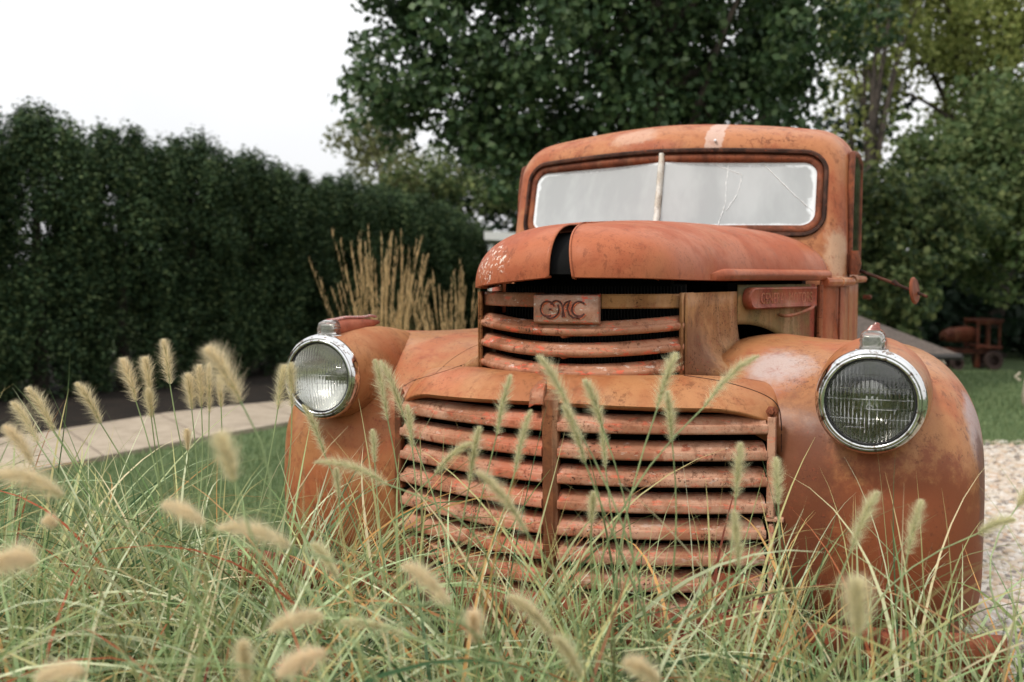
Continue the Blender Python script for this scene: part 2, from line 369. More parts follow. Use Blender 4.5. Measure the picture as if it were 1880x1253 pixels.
def pebbles():
    bm = bmesh.new(); bmesh.ops.create_icosphere(bm, subdivisions=2, radius=1)
    bv = np.array([v.co[:] for v in bm.verts]); bf = np.array([[v.index for v in f.verts] for f in bm.faces]); bm.free()
    n = 12000
    P = []
    while len(P) < n:
        px = random.uniform(1745, 1900) if len(P) < 6500 else random.uniform(1640, 2500); py = random.uniform(816, 1270)
        if random.random() > ((1300 - py) / 484) ** 1.3 + .12: continue
        g_ = gp(px, py); P.append((g_.x, g_.y))
    P = np.array(P); sz = rng.uniform(.009, .024, n)
    sc = np.stack([sz * rng.uniform(.8, 1.3, n), sz * rng.uniform(.7, 1.1, n), sz * rng.uniform(.45, .75, n)], 1)
    a = rng.uniform(0, 6.28, n); ca, sa = np.cos(a), np.sin(a)
    v = bv[None] * sc[:, None] * (1 + .10 * np.sin(bv[None] * 3 + a[:, None, None]))
    x = v[..., 0] * ca[:, None] - v[..., 1] * sa[:, None]; y = v[..., 0] * sa[:, None] + v[..., 1] * ca[:, None]
    V = np.stack([x + P[:, :1], y + P[:, 1:], v[..., 2] + (.006 + sz * .25 + rng.uniform(0, .012, n))[:, None]], 2).reshape(-1, 3)
    Fq = (bf[None] + (np.arange(n) * len(bv))[:, None, None]).reshape(-1, 3)
    m, t, b = newmat('pebble'); g = NT(t); r = g.n('ShaderNodeNewGeometry').outputs['Random Per Island']
    x = g.n('ShaderNodeValToRGB'); g.L.new(r, x.inputs[0]); el = x.color_ramp.elements
    el[0].color = (0.484, 0.445, 0.390, 1); el[1].color = (0.234, 0.187, 0.148, 1)
    for p_, c in ((.2, (0.429, 0.351, 0.265)), (.4, (0.562, 0.530, 0.484)), (.6, (0.406, 0.281, 0.187)), (.8, (0.468, 0.390, 0.296)), (.9, (0.156, 0.133, 0.117))): e = el.new(p_); e.color = (*c, 1)
    g.L.new(x.outputs[0], b.inputs['Base Color']); b.inputs['Roughness'].default_value = .6
    tag(link('gravel', np_mesh('gravel', V, Fq), m), 'loose white and tan river pebbles beside the right fender', 'gravel', kind='stuff')
pebbles()

def ribbons(name, base, az, th0, th1, L, W, seg, colors, twist=None, sweep=None, tipcol=None, curl=1.4):
    """many blades: arrays; th = angle from vertical at the root and at the tip"""
    N = len(base); s = np.linspace(0, 1, seg + 1)
    th = th0[:, None] + (th1 - th0)[:, None] * s[None] ** curl
    azs = az[:, None] + (0 if sweep is None else sweep[:, None] * s[None] ** 2)
    step = (L / seg)[:, None]
    dx = np.sin(th) * np.cos(azs) * step; dy = np.sin(th) * np.sin(azs) * step; dz = np.cos(th) * step
    X = np.stack([np.cumsum(dx, 1), np.cumsum(dy, 1), np.cumsum(dz, 1)], 2); X = np.concatenate([np.zeros((N, 1, 3)), X[:, :-1]], 1) + base[:, None]
    T = np.stack([dx, dy, dz], 2) / step[..., None]
    side = np.stack([-np.sin(azs), np.cos(azs), np.zeros_like(azs)], 2); nrm = np.cross(T, side)
    tw = (np.zeros(N) if twist is None else twist)[:, None] * s[None]
    sd_ = side * np.cos(tw)[..., None] + nrm * np.sin(tw)[..., None]
    w_ = (W[:, None] * np.minimum(1, (1 - s[None] ** 2.2) * 1.0 + .03))[..., None] / 2
    V = np.stack([X - sd_ * w_, X + sd_ * w_], 2).reshape(-1, 3)
    b0 = (np.arange(N) * (seg + 1) * 2)[:, None] + (np.arange(seg) * 2)[None]
    Fq = np.stack([b0, b0 + 1, b0 + 3, b0 + 2], 2).reshape(-1, 4)
    C = np.repeat(colors[:, None], seg + 1, 1)
    if tipcol is not None: k = (s ** 2.5)[None, :, None] * tipcol[1][:, None, None]; C = C * (1 - k) + np.array(tipcol[0])[None, None] * k
    C = np.repeat(C[:, :, None], 2, 2).reshape(-1, 3)
    return np_mesh(name, V, Fq, C)

LEAFA = leafmat('grass blade', None, rough=.45, trans=.3, attr=True)
def lawn_grass():
    pts = []
    def region(n, x0, x1, y0, y1, ok):
        k = 0
        while k < n:
            px, py = random.uniform(x0, x1), random.uniform(y0, y1)
            if not ok(px, py): continue
            g_ = gp(px, py); pts.append((g_.x, g_.y, 0, (g_ - CAM).length)); k += 1
    def pn(px): return interp(px, near)
    def lin(px):
        for (a, b), (c, d) in zip(near, near[1:]):
            if px <= c: return b + (d - b) * (px - a) / (c - a)
        return near[-1][1]
    region(52000, -30, 620, 770, 1260, lambda x, y: y > lin(x) + 2)
    region(26000, 1660, 1910, 684, 824, lambda x, y: True)
    region(14000, 1910, 2500, 684, 822, lambda x, y: True)
    P = np.array(pts); N = len(P); d = P[:, 3]
    hue = rng.uniform(0, 1, N)[:, None]
    c = (1 - hue) * np.array([.10, .17, .075]) + hue * np.array([.26, .32, .15])
    me = ribbons('lawn_grass', P[:, :3], rng.uniform(0, 6.28, N), rng.uniform(.05, .6, N), rng.uniform(.6, 1.5, N), rng.uniform(.03, .06, N), .0022 * np.maximum(1, d / 3.2), 2, c)
    tag(link('grass', me, LEAFA), 'short mown green lawn grass along the path and beyond the gravel', 'grass', kind='stuff')
lawn_grass()

# ------------------------------------------------------------------ THE TRUCK (front at y = 0, facing -y, centre x = 0)
truck = empty('pickup_truck', (0, 0, 0))
tag(truck, 'old rusty orange pickup truck with split windshield parked in the tall grass', 'truck')
def part(mb, name, mat, parent=None, **k): return mb.build(name, mat, parent or truck, **k)

# fenders
RIDGE = cat([(0, 1.45, .42), (0, 1.33, .60), (0, 1.12, .80), (0, .85, .95), (0, .60, 1.015), (0, .38, 1.03), (0, .20, 1.0), (0, .08, .93), (0, .0, .83),
             (0, -.025, .72), (0, -.03, .60), (0, -.015, .49), (0, .03, .41), (0, .09, .36)], 6)
FC = Vector((0, .50, .58))
def fender(sgn, mat):
    rows = []
    nv = len(RIDGE)
    for iv, c in enumerate(RIDGE):
        v = iv / (nv - 1); row = []
        inward = (FC - c); inward.x = 0; inward.normalize()
        # inner edge: against the bonnet side at the back, the grille shell on top, the lower grille at the front
        xin = interp(v, [(0, .56), (.16, .56), (.30, .47), (.42, .335), (.50, .285), (.545, .27), (.585, .39), (.62, .47), (1, .475)])
        bulge = interp(v, [(.2, 0), (.45, .012), (.6, 0)])
        for k in range(15):
            a = k / 14; x = xin + (.68 - xin) * a
            q = (1 - a) ** 2
            ins = interp(v, [(0, .04), (.2, .01), (.32, -.016), (.42, -.006), (.5, .012), (.55, .02), (.66, .035), (1, .06)]) * q
            p = c + inward * ins
            row.append((sgn * x, p.y, p.z))
        for k in range(1, 25):
            a = math.pi / 2 * k / 24
            x = .68 + .225 * math.sin(a) ** .88; p = c + inward * .27 * (1 - math.cos(a) ** .88)
            row.append((sgn * (x - .012 * max(0, k - 20) / 4), p.y, p.z))
        e = row[-1]
        for k in range(1, 3): row.append((e[0] - sgn * .012 * k, e[1] + inward.y * .012 * k, e[2] + inward.z * .012 * k))
        rows.append(row)
    f = part(MB().grid(rows), 'fender', mat, solid=.003, angle=60)
    if sgn > 0: f['label'] = 'fender with pale worn patches and a dark red front'
    # seam where the fender is bolted to the body
    return f
fR = fender(1, M['fender']); fL = fender(-1, M['fender'])

# apron above the lower grille
def yb(x): return .055 + -.115 * (1 - min(1, abs(x) / .25) ** 2) if abs(x) < .25 else .055 + (abs(x) - .25) * .3
rows = []
for i in range(15):
    a = i / 10
    row = []
    for k in range(61):
        x = -.47 + .94 * k / 60; ax = abs(x) / .47
        back = Vector((x, yb(x) - .004 + .03 * (ax > .55) * (ax - .55), .968 - .012 * ax ** 3))
        front = Vector((x, -.145 + .15 * ax ** 2.4, .924 - .008 * ax))
        if i <= 10:
            p = back.lerp(front, a); p.z += .016 * max(0, math.sin(math.pi * a)) ** .8 - .02 * max(0, a - .6) * a
        else:
            b_ = (i - 10) / 4; p = Vector((x, front.y - .005 * math.sin(b_ * 3.14) + .02 * b_ * b_, front.z - .006 - .016 * b_))
        # end corners curl down around the grille
        if ax > .72: q_ = (ax - .72) / .28; p.z -= q_ ** 2 * (.016 + .022 * min(a, 1)); p.y += q_ ** 3 * .02 * min(a, 1)
        p.z -= .012 * math.sin(math.pi * min(a, 1)) * max(0, ax - .6) / .4
        row.append(p)
    rows.append(row)
apron = part(MB().grid(rows), 'front_apron', M['apron'], solid=.003, angle=70)
# ridge in the middle of the apron that runs down into the grille divider
mb = MB()
rows = []
for (y, z, hw) in ((-.062, .966, .038), (-.09, .952, .030), (-.125, .934, .024), (-.150, .915, .02), (-.152, .88, .018), (-.150, .80, .018), (-.146, .62, .018), (-.14, .42, .018)):
    rows.append([(-hw, y + .02, z - .006), (-hw, y, z), (-hw * .55, y - .008, z + .004), (hw * .55, y - .008, z + .004), (hw, y, z), (hw, y + .02, z - .006)])
div = part(mb.grid(rows), 'grille_divider', M['post'], solid=.003, angle=40)
mb = MB()
rows = []
for (y, z, hw) in ((-.068, .972, .034), (-.10, .957, .024), (-.14, .935, .017), (-.160, .905, .012)):
    rows.append([(-hw - .035, y + .0, z - .004), (-hw - .02, y - .002, z + .004), (-hw, y - .005, z + .005), (-hw + .004, y - .003, z)])
part(mb.grid(rows), 'apron_crest', M['bars'], solid=.002)

from mathutils.bvhtree import BVHTree
def seam(objs, pix, rad=.0022, name='panel_seam'):
    trees = [BVHTree.FromPolygons([v.co for v in o.data.vertices], [p.vertices for p in o.data.polygons]) for o in objs]
    pts = []
    for p in cat([(a, b, 0) for a, b in pix], 6):
        d = (pw(p.x, p.y, 1) - CAM).normalized(); hits = [t.ray_cast(CAM, d) for t in trees]; hits = [h for h in hits if h[0]]
        if hits: h = min(hits, key=lambda h: h[3]); pts.append(h[0] + d * .0008)
    if len(pts) > 2: part(MB().tube(pts, rad, 6), name, M['gasket'], objs[0])
seam([fL, apron], [(800, 686), (830, 660), (862, 641), (888, 630)], .0010)
seam([apron, fL], [(884, 657), (840, 674), (795, 689), (760, 699), (735, 714)], .0012)
seam([apron, fR], [(1256, 690), (1330, 702), (1395, 722), (1425, 742), (1434, 772), (1435, 830)], .0018)

# bars swept along a plan path
def bar(mb, path, prof, z, droop=lambda x: 0):
    rows = []
    for i, p in enumerate(path):
        a = path[max(i - 1, 0)]; b = path[min(i + 1, len(path) - 1)]
        t = Vector((b[0] - a[0], b[1] - a[1], 0)).normalized(); n = Vector((t.y, -t.x, 0))
        if n.y > 0: n = -n
        rows.append([(p[0] + n.x * o, p[1] + n.y * o, z + h + droop(p[0])) for (o, h) in prof])
    mb.grid(rows, closed=True); k = len(prof); base = len(mb.v) - len(rows) * k
    mb.f.append(tuple(base + i for i in range(k))); mb.f.append(tuple(base + (len(rows) - 1) * k + i for i in range(k))[::-1])
def smoothprof(pts, n=4):
    P = cat(list((a, b, 0) for a, b in pts), n); return [(p.x, p.y) for p in P]
PR_UP = smoothprof([(-.04, .013), (-.014, .0165), (.000, .0135), (.008, .006), (.0095, .003), (.015, .001), (.0175, -.005), (.015, -.0125), (.006, -.0165), (-.012, -.0165), (-.04, -.014)])
PR_LO = smoothprof([(-.045, .020), (-.024, .0205), (-.010, .0165), (-.001, .0070), (.0005, .0045), (.0070, .0035), (.0095, .0005), (.0100, -.0125), (.0070, -.0170), (-.002, -.0185), (-.02, -.0185), (-.045, -.015)], 3)
ug = part(MB(), 'upper_grille', M['bars']) if False else None
mb = MB()
UPATH = [(x, .055 - .115 * (1 - (abs(x) / .25) ** 2)) for x in np.linspace(-.247, .247, 41)]
for z in (1.085, 1.036, .987): bar(mb, UPATH, PR_UP, z + .002, lambda x: -.014 * (1 - (x / .25) ** 2))
upper = part(mb, 'upper_grille', M['bars'], angle=50)
mb = MB()
PT = [(-.02, .016), (.0, .016), (.003, .012), (.003, -.014), (.0, -.017), (-.02, -.017)]
bar(mb, [p for p in UPATH if p[0] < -.06], PT, 1.143, lambda x: -.004); part(mb, 'top_bar', M['bars'], upper); mb = MB(); bar(mb, [p for p in UPATH if p[0] > .085], PT, 1.139, lambda x: -.002)
child_top = part(mb, 'top_bar', M['shell'], upper)
for k, z in enumerate((1.06, 1.012)):
    mb = MB().lathe([(0, .012), (.006, .01), (.009, .004), (.009, -.05)], (0, -.058, z), (0, -1, 0), 16)
    part(mb, 'bar_stud', M['edge'], upper)
zz = np.linspace(.955, 1.156, 8)
for s in (-1, 1):
    mb = MB(); mb.grid([[(s * .247, .035, z), (s * .254, .032, z), (s * .262, .06, z), (s * .262, .12, z)] for z in zz])
    part(mb, 'grille_surround', M['shell'], upper, solid=.003)

# name badge on the upper grille
BX0, BX1, BZ0, BZ1 = -.068, .088, 1.088, 1.150
def by(x): return .055 - .115 * (1 - (abs(x) / .25) ** 2) - .026
rows = []
for (z, dy) in ((BZ0 - .004, .012), (BZ0, .002), (BZ0 + .003, 0), (BZ1 - .003, 0), (BZ1, .002), (BZ1 + .004, .014)):
    rows.append([(BX0, by(BX0) + .014, z)] + [(x, by(x) + dy, z) for x in np.linspace(BX0 + .001, BX1 - .001, 24)] + [(BX1, by(BX1) + .014, z)])
badge = part(MB().grid(rows), 'badge', M['badge'], upper, solid=.002)
def arc(cx, cz, rx, rz, a0, a1, n=20):
    return [(cx + rx * math.cos(math.radians(a0 + (a1 - a0) * i / n)), cz + rz * math.sin(math.radians(a0 + (a1 - a0) * i / n))) for i in range(n + 1)]
u = .1  # letters drawn as broad strokes with dark outlines
zc = (BZ0 + BZ1) / 2; cx0 = (BX0 + BX1) / 2
strokes = [
    [(x, z) for x, z in arc(cx0 - .040, zc, .018, .0175, 20, 300)] + [(cx0 - .040, zc - .0005), ],
    arc(cx0 - .033, zc, .021, .021, 245, 390, 14),
    [(cx0 - .036, zc - .001), (cx0 - .030, zc - .001)],
    [(x, z) for x, z in arc(cx0 - .018, zc + .001, .016, .018, 150, 20, 10)] + [(cx0 + .001, zc - .017)],
    [(cx0 - .004, zc - .018), (cx0 - .002, zc - .004)] + arc(cx0 + .014, zc - .002, .017, .020, 165, 85, 10),
    [(cx0 + .012, zc + .016), (cx0 + .008, zc + .002), (cx0 + .013, zc - .012), (cx0 + .022, zc - .019), (cx0 + .034, zc - .020), (cx0 + .043, zc - .015)],
    arc(cx0 + .035, zc + .001, .016, .0165, 42, 318, 22),
]
strokes[0] = strokes[0][:-1]
def curve_strip(mb, pts, y_of, rad, off):
    mb.tube([(x, y_of(x) + off, z) for x, z in pts], rad, 6)
mbA, mbB = MB(), MB()
for s_ in strokes:
    curve_strip(mbA, s_, by, .0025, -.0004)
    curve_strip(mbB, [(x + .0032, z - .0016) for x, z in s_], by, .0018, -.0002)
part(mbA, 'badge_lettering', M['groove'], upper); part(mbB, 'badge_lettering', plain('orange enamel', (.50, .12, .05), .5, noise=.5, nscale=120), upper)

# lower grille, two halves that meet in a V
def lpath(s): return [(s * x, -.145 + .15 * (x / .47) ** 1.7) for x in np.linspace(.018, .452, 26)]
lower = []
for s in (-1, 1):
    mb = MB()
    for k in range(9): bar(mb, lpath(s), PR_LO, .866 - .0585 * k)
    o = part(mb, 'lower_grille', M['lbars'], angle=50); lower.append(o)
    mb = MB()
    for zz in [[.885, .66]]:
        mb.box((s * .464, .0, .775), (.009, .012, .112)); mb.box((s * .466, .004, .53), (.006, .01, .12))
    mb.box((s * .473, .002, .66), (.02, .012, .006))
    part(mb, 'side_post', M['lbars'] if s > 0 else M['post'], o, bevel=.003)
    mb = MB().lathe([(0, .011), (.006, .0105), (.0075, .007), (.0075, .003), (.013, .002), (.013, -.01)], (s * .463, -.006, .898), (0, -1, .1), 6)
    part(mb, 'bolt', M['frame'], o)
# dark insides
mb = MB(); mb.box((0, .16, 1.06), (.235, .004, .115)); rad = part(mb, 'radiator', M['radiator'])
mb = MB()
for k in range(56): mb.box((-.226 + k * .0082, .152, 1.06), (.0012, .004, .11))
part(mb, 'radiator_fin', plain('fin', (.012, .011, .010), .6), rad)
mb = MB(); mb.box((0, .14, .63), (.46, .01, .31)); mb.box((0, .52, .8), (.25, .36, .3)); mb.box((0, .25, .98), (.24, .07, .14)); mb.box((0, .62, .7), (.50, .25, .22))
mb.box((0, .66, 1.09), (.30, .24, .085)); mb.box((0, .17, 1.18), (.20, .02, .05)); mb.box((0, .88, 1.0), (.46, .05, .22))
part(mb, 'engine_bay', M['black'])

# shell: sides of the upper grille running back and flaring into the fenders
for s in (-1, 1):
    rows = []
    for (x, y, fl) in ((.262, .04, 0), (.263, .055, .06), (.265, .08, .25), (.268, .12, .6), (.275, .17, .9), (.295, .25, 1), (.318, .33, .9), (.330, .37, .8)):
        rows.append([(s * (x + fl * f_), y, z) for (f_, z) in ((0, 1.155), (0, 1.12), (.002, 1.07), (.008, 1.035), (.02, 1.010), (.045, .990), (.08, .974), (.12, .955))])
    part(MB().grid(rows), 'grille_shell', M['shell'], solid=.003, angle=60)
# engine side panels with an arch cut over the fender
PP = cat([(.332, .372, 0), (.36, .45, 0), (.415, .58, 0), (.46, .69, 0), (.50, .80, 0)], 8)
for s in (-1, 1):
    rows = []
    for p in PP:
        t = (p.y - .372) / .428; zb = 1.070 - .085 * (t / .75) ** 2.2
        zb = zb if t < .77 else .88
        rows.append([(s * p.x, p.y, zb + (1.172 - zb) * k / 8) for k in range(9)])
    sp = part(MB().grid(rows), 'side_panel', M['side'], solid=.003, angle=60)
    # raised nameplate pod
    T = (Vector((s * .50, .80, 0)) - Vector((s * .332, .372, 0))).normalized(); Nn = Vector((s * T.y * s, -T.x * s, 0)) * 1
    Nn = Vector((s * abs(T.y), -abs(T.x), 0))
    O = Vector((s * .343, .400, 1.136)); Lp, Hh = .405, .029
    def on(a, h, o_):
        i = min(len(PP) - 1, max(0, int(round((a + .035) / .46 * (len(PP) - 1))))); q = PP[i]
        c = O + T * a; return c + Nn * (o_ + .004) + Vector((0, 0, h))
    rows = []
    for r_, dep in ((1, -.004), (1, .010), (.93, .017), (.84, .019)):
        row = []
        for k in range(13): a = math.pi / 2 + math.pi * k / 12; row.append(on(Hh * 1.0 + Hh * 1.2 * math.cos(a) * r_, Hh * math.sin(a) * r_, dep))
        for k in range(2): row.append(on(Lp - (1 - r_) * .05, Hh * (-1 if k == 0 else 1) * r_, dep))
        rows.append(row)
    rows.append([on(Hh * 1.0 + Hh * 1.2 * math.cos(math.pi / 2 + math.pi * k / 12) * .78, Hh * math.sin(math.pi / 2 + math.pi * k / 12) * .74, .0165) for k in range(13)] + [on(Lp - .012, -Hh * .74, .0165), on(Lp - .012, Hh * .74, .0165)])
    mb = MB().grid(rows, closed=True); n_ = len(mb.v); mb.f.append(tuple(range(n_ - 15, n_)))
    pod = part(mb, 'name_panel', M['plate'], sp, angle=50)
    cu = bpy.data.curves.new('t', 'FONT'); cu.body = 'GENERAL MOTORS'; cu.size = .042; cu.extrude = .0012; cu.space_character = 1.02
    to = bpy.data.objects.new('t', cu); COL.objects.link(to); bpy.context.view_layer.update()
    tm = bpy.data.meshes.new_from_object(to.evaluated_get(bpy.context.evaluated_depsgraph_get())); bpy.data.objects.remove(to)
    wd = max(v.co.x for v in tm.vertices); base = on(.055 if s > 0 else .375, -.0145, .0175)
    for v in tm.vertices:
        a = v.co.x / wd * .315; v.co = base + (T if s > 0 else -T) * a + Vector((0, 0, v.co.y)) + Nn * v.co.z
    lo = link('panel_lettering', tm, rust('worn raised letters', (.36, .12, .07), (.24, .12, .05), (.34, .08, .045), pits=.9, dark=.6, mscale=30), sp, False)
    # latch handle under the panel
    mb = MB().tube(cat([on(.20, -.046, .0), on(.21, -.050, .016), on(.26, -.046, .026), on(.33, -.034, .030), on(.365, -.026, .024), on(.36, -.024, .012)], 5), .0045, 8)
    part(mb, 'latch_handle', M['plate'], sp)

# hood: two halves
LIP = cat([(0.0, -.150, 1.186), (.10, -.135, 1.186), (.18, -.095, 1.186), (.236, -.03, 1.185), (.268, .06, 1.184), (.296, .19, 1.184), (.345, .36, 1.184), (.42, .57, 1.184), (.485, .73, 1.184), (.528, .885, 1.184)], 8)
SP = cat([(0, .07, 1.318), (0, .08, 1.319), (0, .10, 1.321), (0, .13, 1.325), (0, .17, 1.329), (0, .26, 1.336), (0, .40, 1.344), (0, .58, 1.350), (0, .75, 1.353), (0, .895, 1.353)], 8)
for s in (-1, 1):
    rows = []
    for i, (p, q) in enumerate(zip(LIP, SP)):
        row = []; u_ = i / (len(LIP) - 1)
        gap0 = .054 if s > 0 else .004
        for k in range(41):
            al = math.pi / 2 * ((k - 2) / 38) ** 1.25 if k >= 2 else 0
            c, sn = max(0, math.cos(al)) ** (.66 + .04 * u_), math.sin(al) ** (.82 - .02 * u_)
            g_ = gap0 * (1 - sn * .42) * max(0, 1 - max(0, q.y - .07) / .30)
            px_ = p.x; py_ = p.y
            x = q.x + (px_ - q.x) * c; y = q.y + (py_ - q.y) * c; z = p.z + (q.z - p.z) * sn
            x = max(x, g_)
            if k < 2: # lip turned in under the edge
                x = max(x - .010 * (2 - k) * (1 if u_ > .3 else 0), g_); y += .010 * (2 - k) * (1 if u_ < .45 else 0); z -= .001 * (2 - k)
            # raised moulding along the rear half of the lower edge
            if p.y > .15:
                w_ = min(1, (p.y - .15) / .022); o_ = .0
                x += o_; y -= o_ * .35
            z += .006 * max(0, 1 - u_ * 1.6) * (1 - sn)
            if s < 0: z -= .024 * min(1, abs(p.x) / .28) * max(0, math.cos(al)) * max(0, 1 - max(0, p.y) / .6)
            row.append((s * x, y, z))
        rows.append(row)
    h = part(MB().grid(rows), 'hood_panel', M['hood'], solid=.004, angle=50)
    if s < 0: h['label'] = 'hood half with white paint chips at its nose'
for s in (-1, 1):
    rows = []
    L_ = [p for p in LIP if p.y > .17]
    for i, p in enumerate(L_):
        a, b = L_[max(i - 1, 0)], L_[min(i + 1, len(L_) - 1)]; t = (b - a); t.z = 0; t.normalize(); n = Vector((t.y, -t.x, 0))
        k = math.sin(min(1, (i + .05) / 5) * math.pi / 2)
        rows.append([(s * (p.x + n.x * o), p.y + n.y * o, p.z + h * (.5 + .5 * k) + .001) for o, h in smoothprof([(-.012, -.001), (.004 * k, -.002), (.010 * k, .002), (.013 * k, .012), (.009 * k, .023), (.0, .0275), (-.016, .0285)], 3)])
    part(MB().grid(rows), 'hood_moulding', M['hood'], solid=.002, angle=60)
rows = []
for s in (-1, 1):
    rr_ = [[(s * (q.x + (p.x - q.x) * .95 * max(0, math.cos(al))), q.y + .012 + (p.y - q.y) * .95 * max(0, math.cos(al)), p.z + .012 + (q.z - .022 - p.z - .012) * math.sin(al) ** .86) for al in np.linspace(0, math.pi / 2, 16)] for p, q in zip(LIP, SP)]
    rows += rr_ if s > 0 else rr_[::-1][:-1]
part(MB().grid(rows), 'hood_shade_sheet', M['black'])  # black sheet added under the hood to stand for shade in the gap
mb = MB().tube([(0, .36, 1.338), (0, .58, 1.348), (0, .9, 1.351)], .005, 8); part(mb, 'hood_hinge', M['frame'])

# cab
def yfront(x, z): return .90 + .15 * (min(abs(x), .6) / .56) ** 1.35 + .30 * (z - 1.36)
def ring(w_, zb, zt, r, y=None, dy=0, crown=0, n=10, taper=0):
    pts = []
    def seg(a, b, m): return [(a[0] + (b[0] - a[0]) * i / m, a[1] + (b[1] - a[1]) * i / m) for i in range(m)]
    cs = [(-w_ + r, zb + r, 180, 270), (w_ - r, zb + r, 270, 360), (w_ - r, zt - r, 0, 90), (-w_ + r, zt - r, 90, 180)]
    P = []
    for i, (cx, cz, a0, a1) in enumerate(cs):
        P += arc(cx, cz, r, r, a0, a1, n)[:-1]
        e = arc(cx, cz, r, r, a0, a1, n)[-1]; nx = cs[(i + 1) % 4]; st = arc(nx[0], nx[1], r, r, nx[2], nx[3], n)[0]
        P += seg(e, st, 16 if i % 2 == 0 else 12)
    o = []
    for x, z in P:
        if z > zt - r * 1.2: z += crown * (1 - (x / w_) ** 2)
        x *= 1 - taper * max(0, z - 1.2)
        o.append((x, (yfront(x, z) + dy) if y is None else y, z))
    return o
rings = [ring(.492, 1.332, 1.585, .055, dy=.030, crown=.014), ring(.497, 1.327, 1.592, .062, dy=.0, crown=.016), ring(.507, 1.318, 1.604, .07, dy=-.006, crown=.016),
         ring(.522, 1.27, 1.622, .08, dy=-.003, crown=.02), ring(.540, 1.0, 1.642, .09, dy=.008, crown=.026), ring(.556, .62, 1.656, .10, dy=.030, crown=.032),
         ring(.565, .60, 1.668, .105, dy=.062, crown=.04), ring(.570, .58, 1.678, .11, dy=.12, crown=.05), ring(.573, .56, 1.69, .11, y=1.34, crown=.06), ring(.570, .55, 1.69, .11, y=1.55, crown=.065),
         ring(.558, .55, 1.685, .12, y=1.78, crown=.06), ring(.53, .57, 1.66, .13, y=1.90, crown=.05), ring(.46, .62, 1.6, .13, y=1.955, crown=.04), ring(.1, 1.0, 1.2, .05, y=1.965)]
mb = MB().grid(rings, closed=True); nn = len(rings[0]); mb.f.append(tuple(range(len(mb.v) - nn, len(mb.v))))
cab = part(mb, 'cab', M['cab'], angle=60, sub=1)
tag(cab, 'cab with sun-bleached rust roof')
fr = [ring(.508, 1.317, 1.605, .071, dy=-.008, crown=.016), ring(.504, 1.321, 1.600, .067, dy=-.016, crown=.016), ring(.497, 1.328, 1.592, .060, dy=-.014, crown=.016), ring(.493, 1.332, 1.587, .056, dy=-.002, crown=.015)]
gasket = part(MB().grid(fr, closed=True), 'window_gasket', M['gasket'], cab)
fr = [ring(.492, 1.333, 1.586, .055, dy=.0, crown=.014), ring(.486, 1.339, 1.580, .05, dy=-.004, crown=.013), ring(.474, 1.352, 1.567, .042, dy=.002, crown=.010), ring(.470, 1.356, 1.562, .040, dy=.02, crown=.008)]
wf = part(MB().grid(fr, closed=True), 'windshield_frame', M['frame'], cab, angle=70)
# panes: flat halves, each with a milky delaminated rim
for s in (-1, 1):
    nx, nz = 56, 28; V = []; C = []; Fs = []
    x0, x1, z0, z1, r = .010, .476, 1.345, 1.570, .045
    for i in range(nx + 1):
        for k in range(nz + 1):
            x = x0 + (x1 - x0) * i / nx; z = z0 + (z1 - z0) * k / nz
            dx = x1 - x; dz = min(z - z0, z1 + .008 * (1 - i / nx) - z)
            if dx < r and dz < r: d = r - math.hypot(r - dx, r - dz)
            else: d = min(dx, dz)
            e = max(0, 1 - (d - .004) / (.030 if z > 1.5 else .022))
            if s > 0: e = max(e, 1 - math.hypot((x - .475) / .05, (z - 1.42) / .07))
            a = (x - x0) / (x1 - x0); y = yfront(x0, z) * (1 - a) + yfront(x1, z) * a + .008
            V.append((s * x, y, z + .010 * (1 - a) * k / nz)); C.append((e, e, e))
    for i in range(nx):
        for k in range(nz): a = i * (nz + 1) + k; q = (a, a + 1, a + nz + 2, a + nz + 1); Fs.append(q if s < 0 else q[::-1])
    me = np_mesh('windshield_pane', np.array(V), np.array(Fs), np.array(C)); p_ = link('windshield_pane', me, M['pane'], cab)
    if s > 0:
        def yp(x, z): a = (x - x0) / (x1 - x0); return yfront(x0, z) * (1 - a) + yfront(x1, z) * a + .0065
        def poly(pts):
            o = []
            for (a, b) in zip(pts, pts[1:]):
                for t in np.linspace(0, 1, 9)[:-1]:
                    x = a[0] + (b[0] - a[0]) * t + random.uniform(-.0012, .0012); z = a[1] + (b[1] - a[1]) * t + random.uniform(-.001, .001); o.append((x, yp(x, z), z))
            return o
        mb = MB()
        for pts, r_ in (([(.205, 1.560), (.203, 1.50), (.205, 1.43), (.195, 1.39), (.185, 1.352)], .0012), ([(.155, 1.571), (.20, 1.548), (.25, 1.527), (.238, 1.46), (.205, 1.398)], .0011),
                        ([(.31, 1.565), (.36, 1.51), (.42, 1.445), (.472, 1.395)], .0011)):
            q = poly(pts); mb.tube(q, [r_ * 1.05 * random.uniform(.4, 1.7) for _ in q], 5)
        part(mb, 'crack', M['crack'], p_)
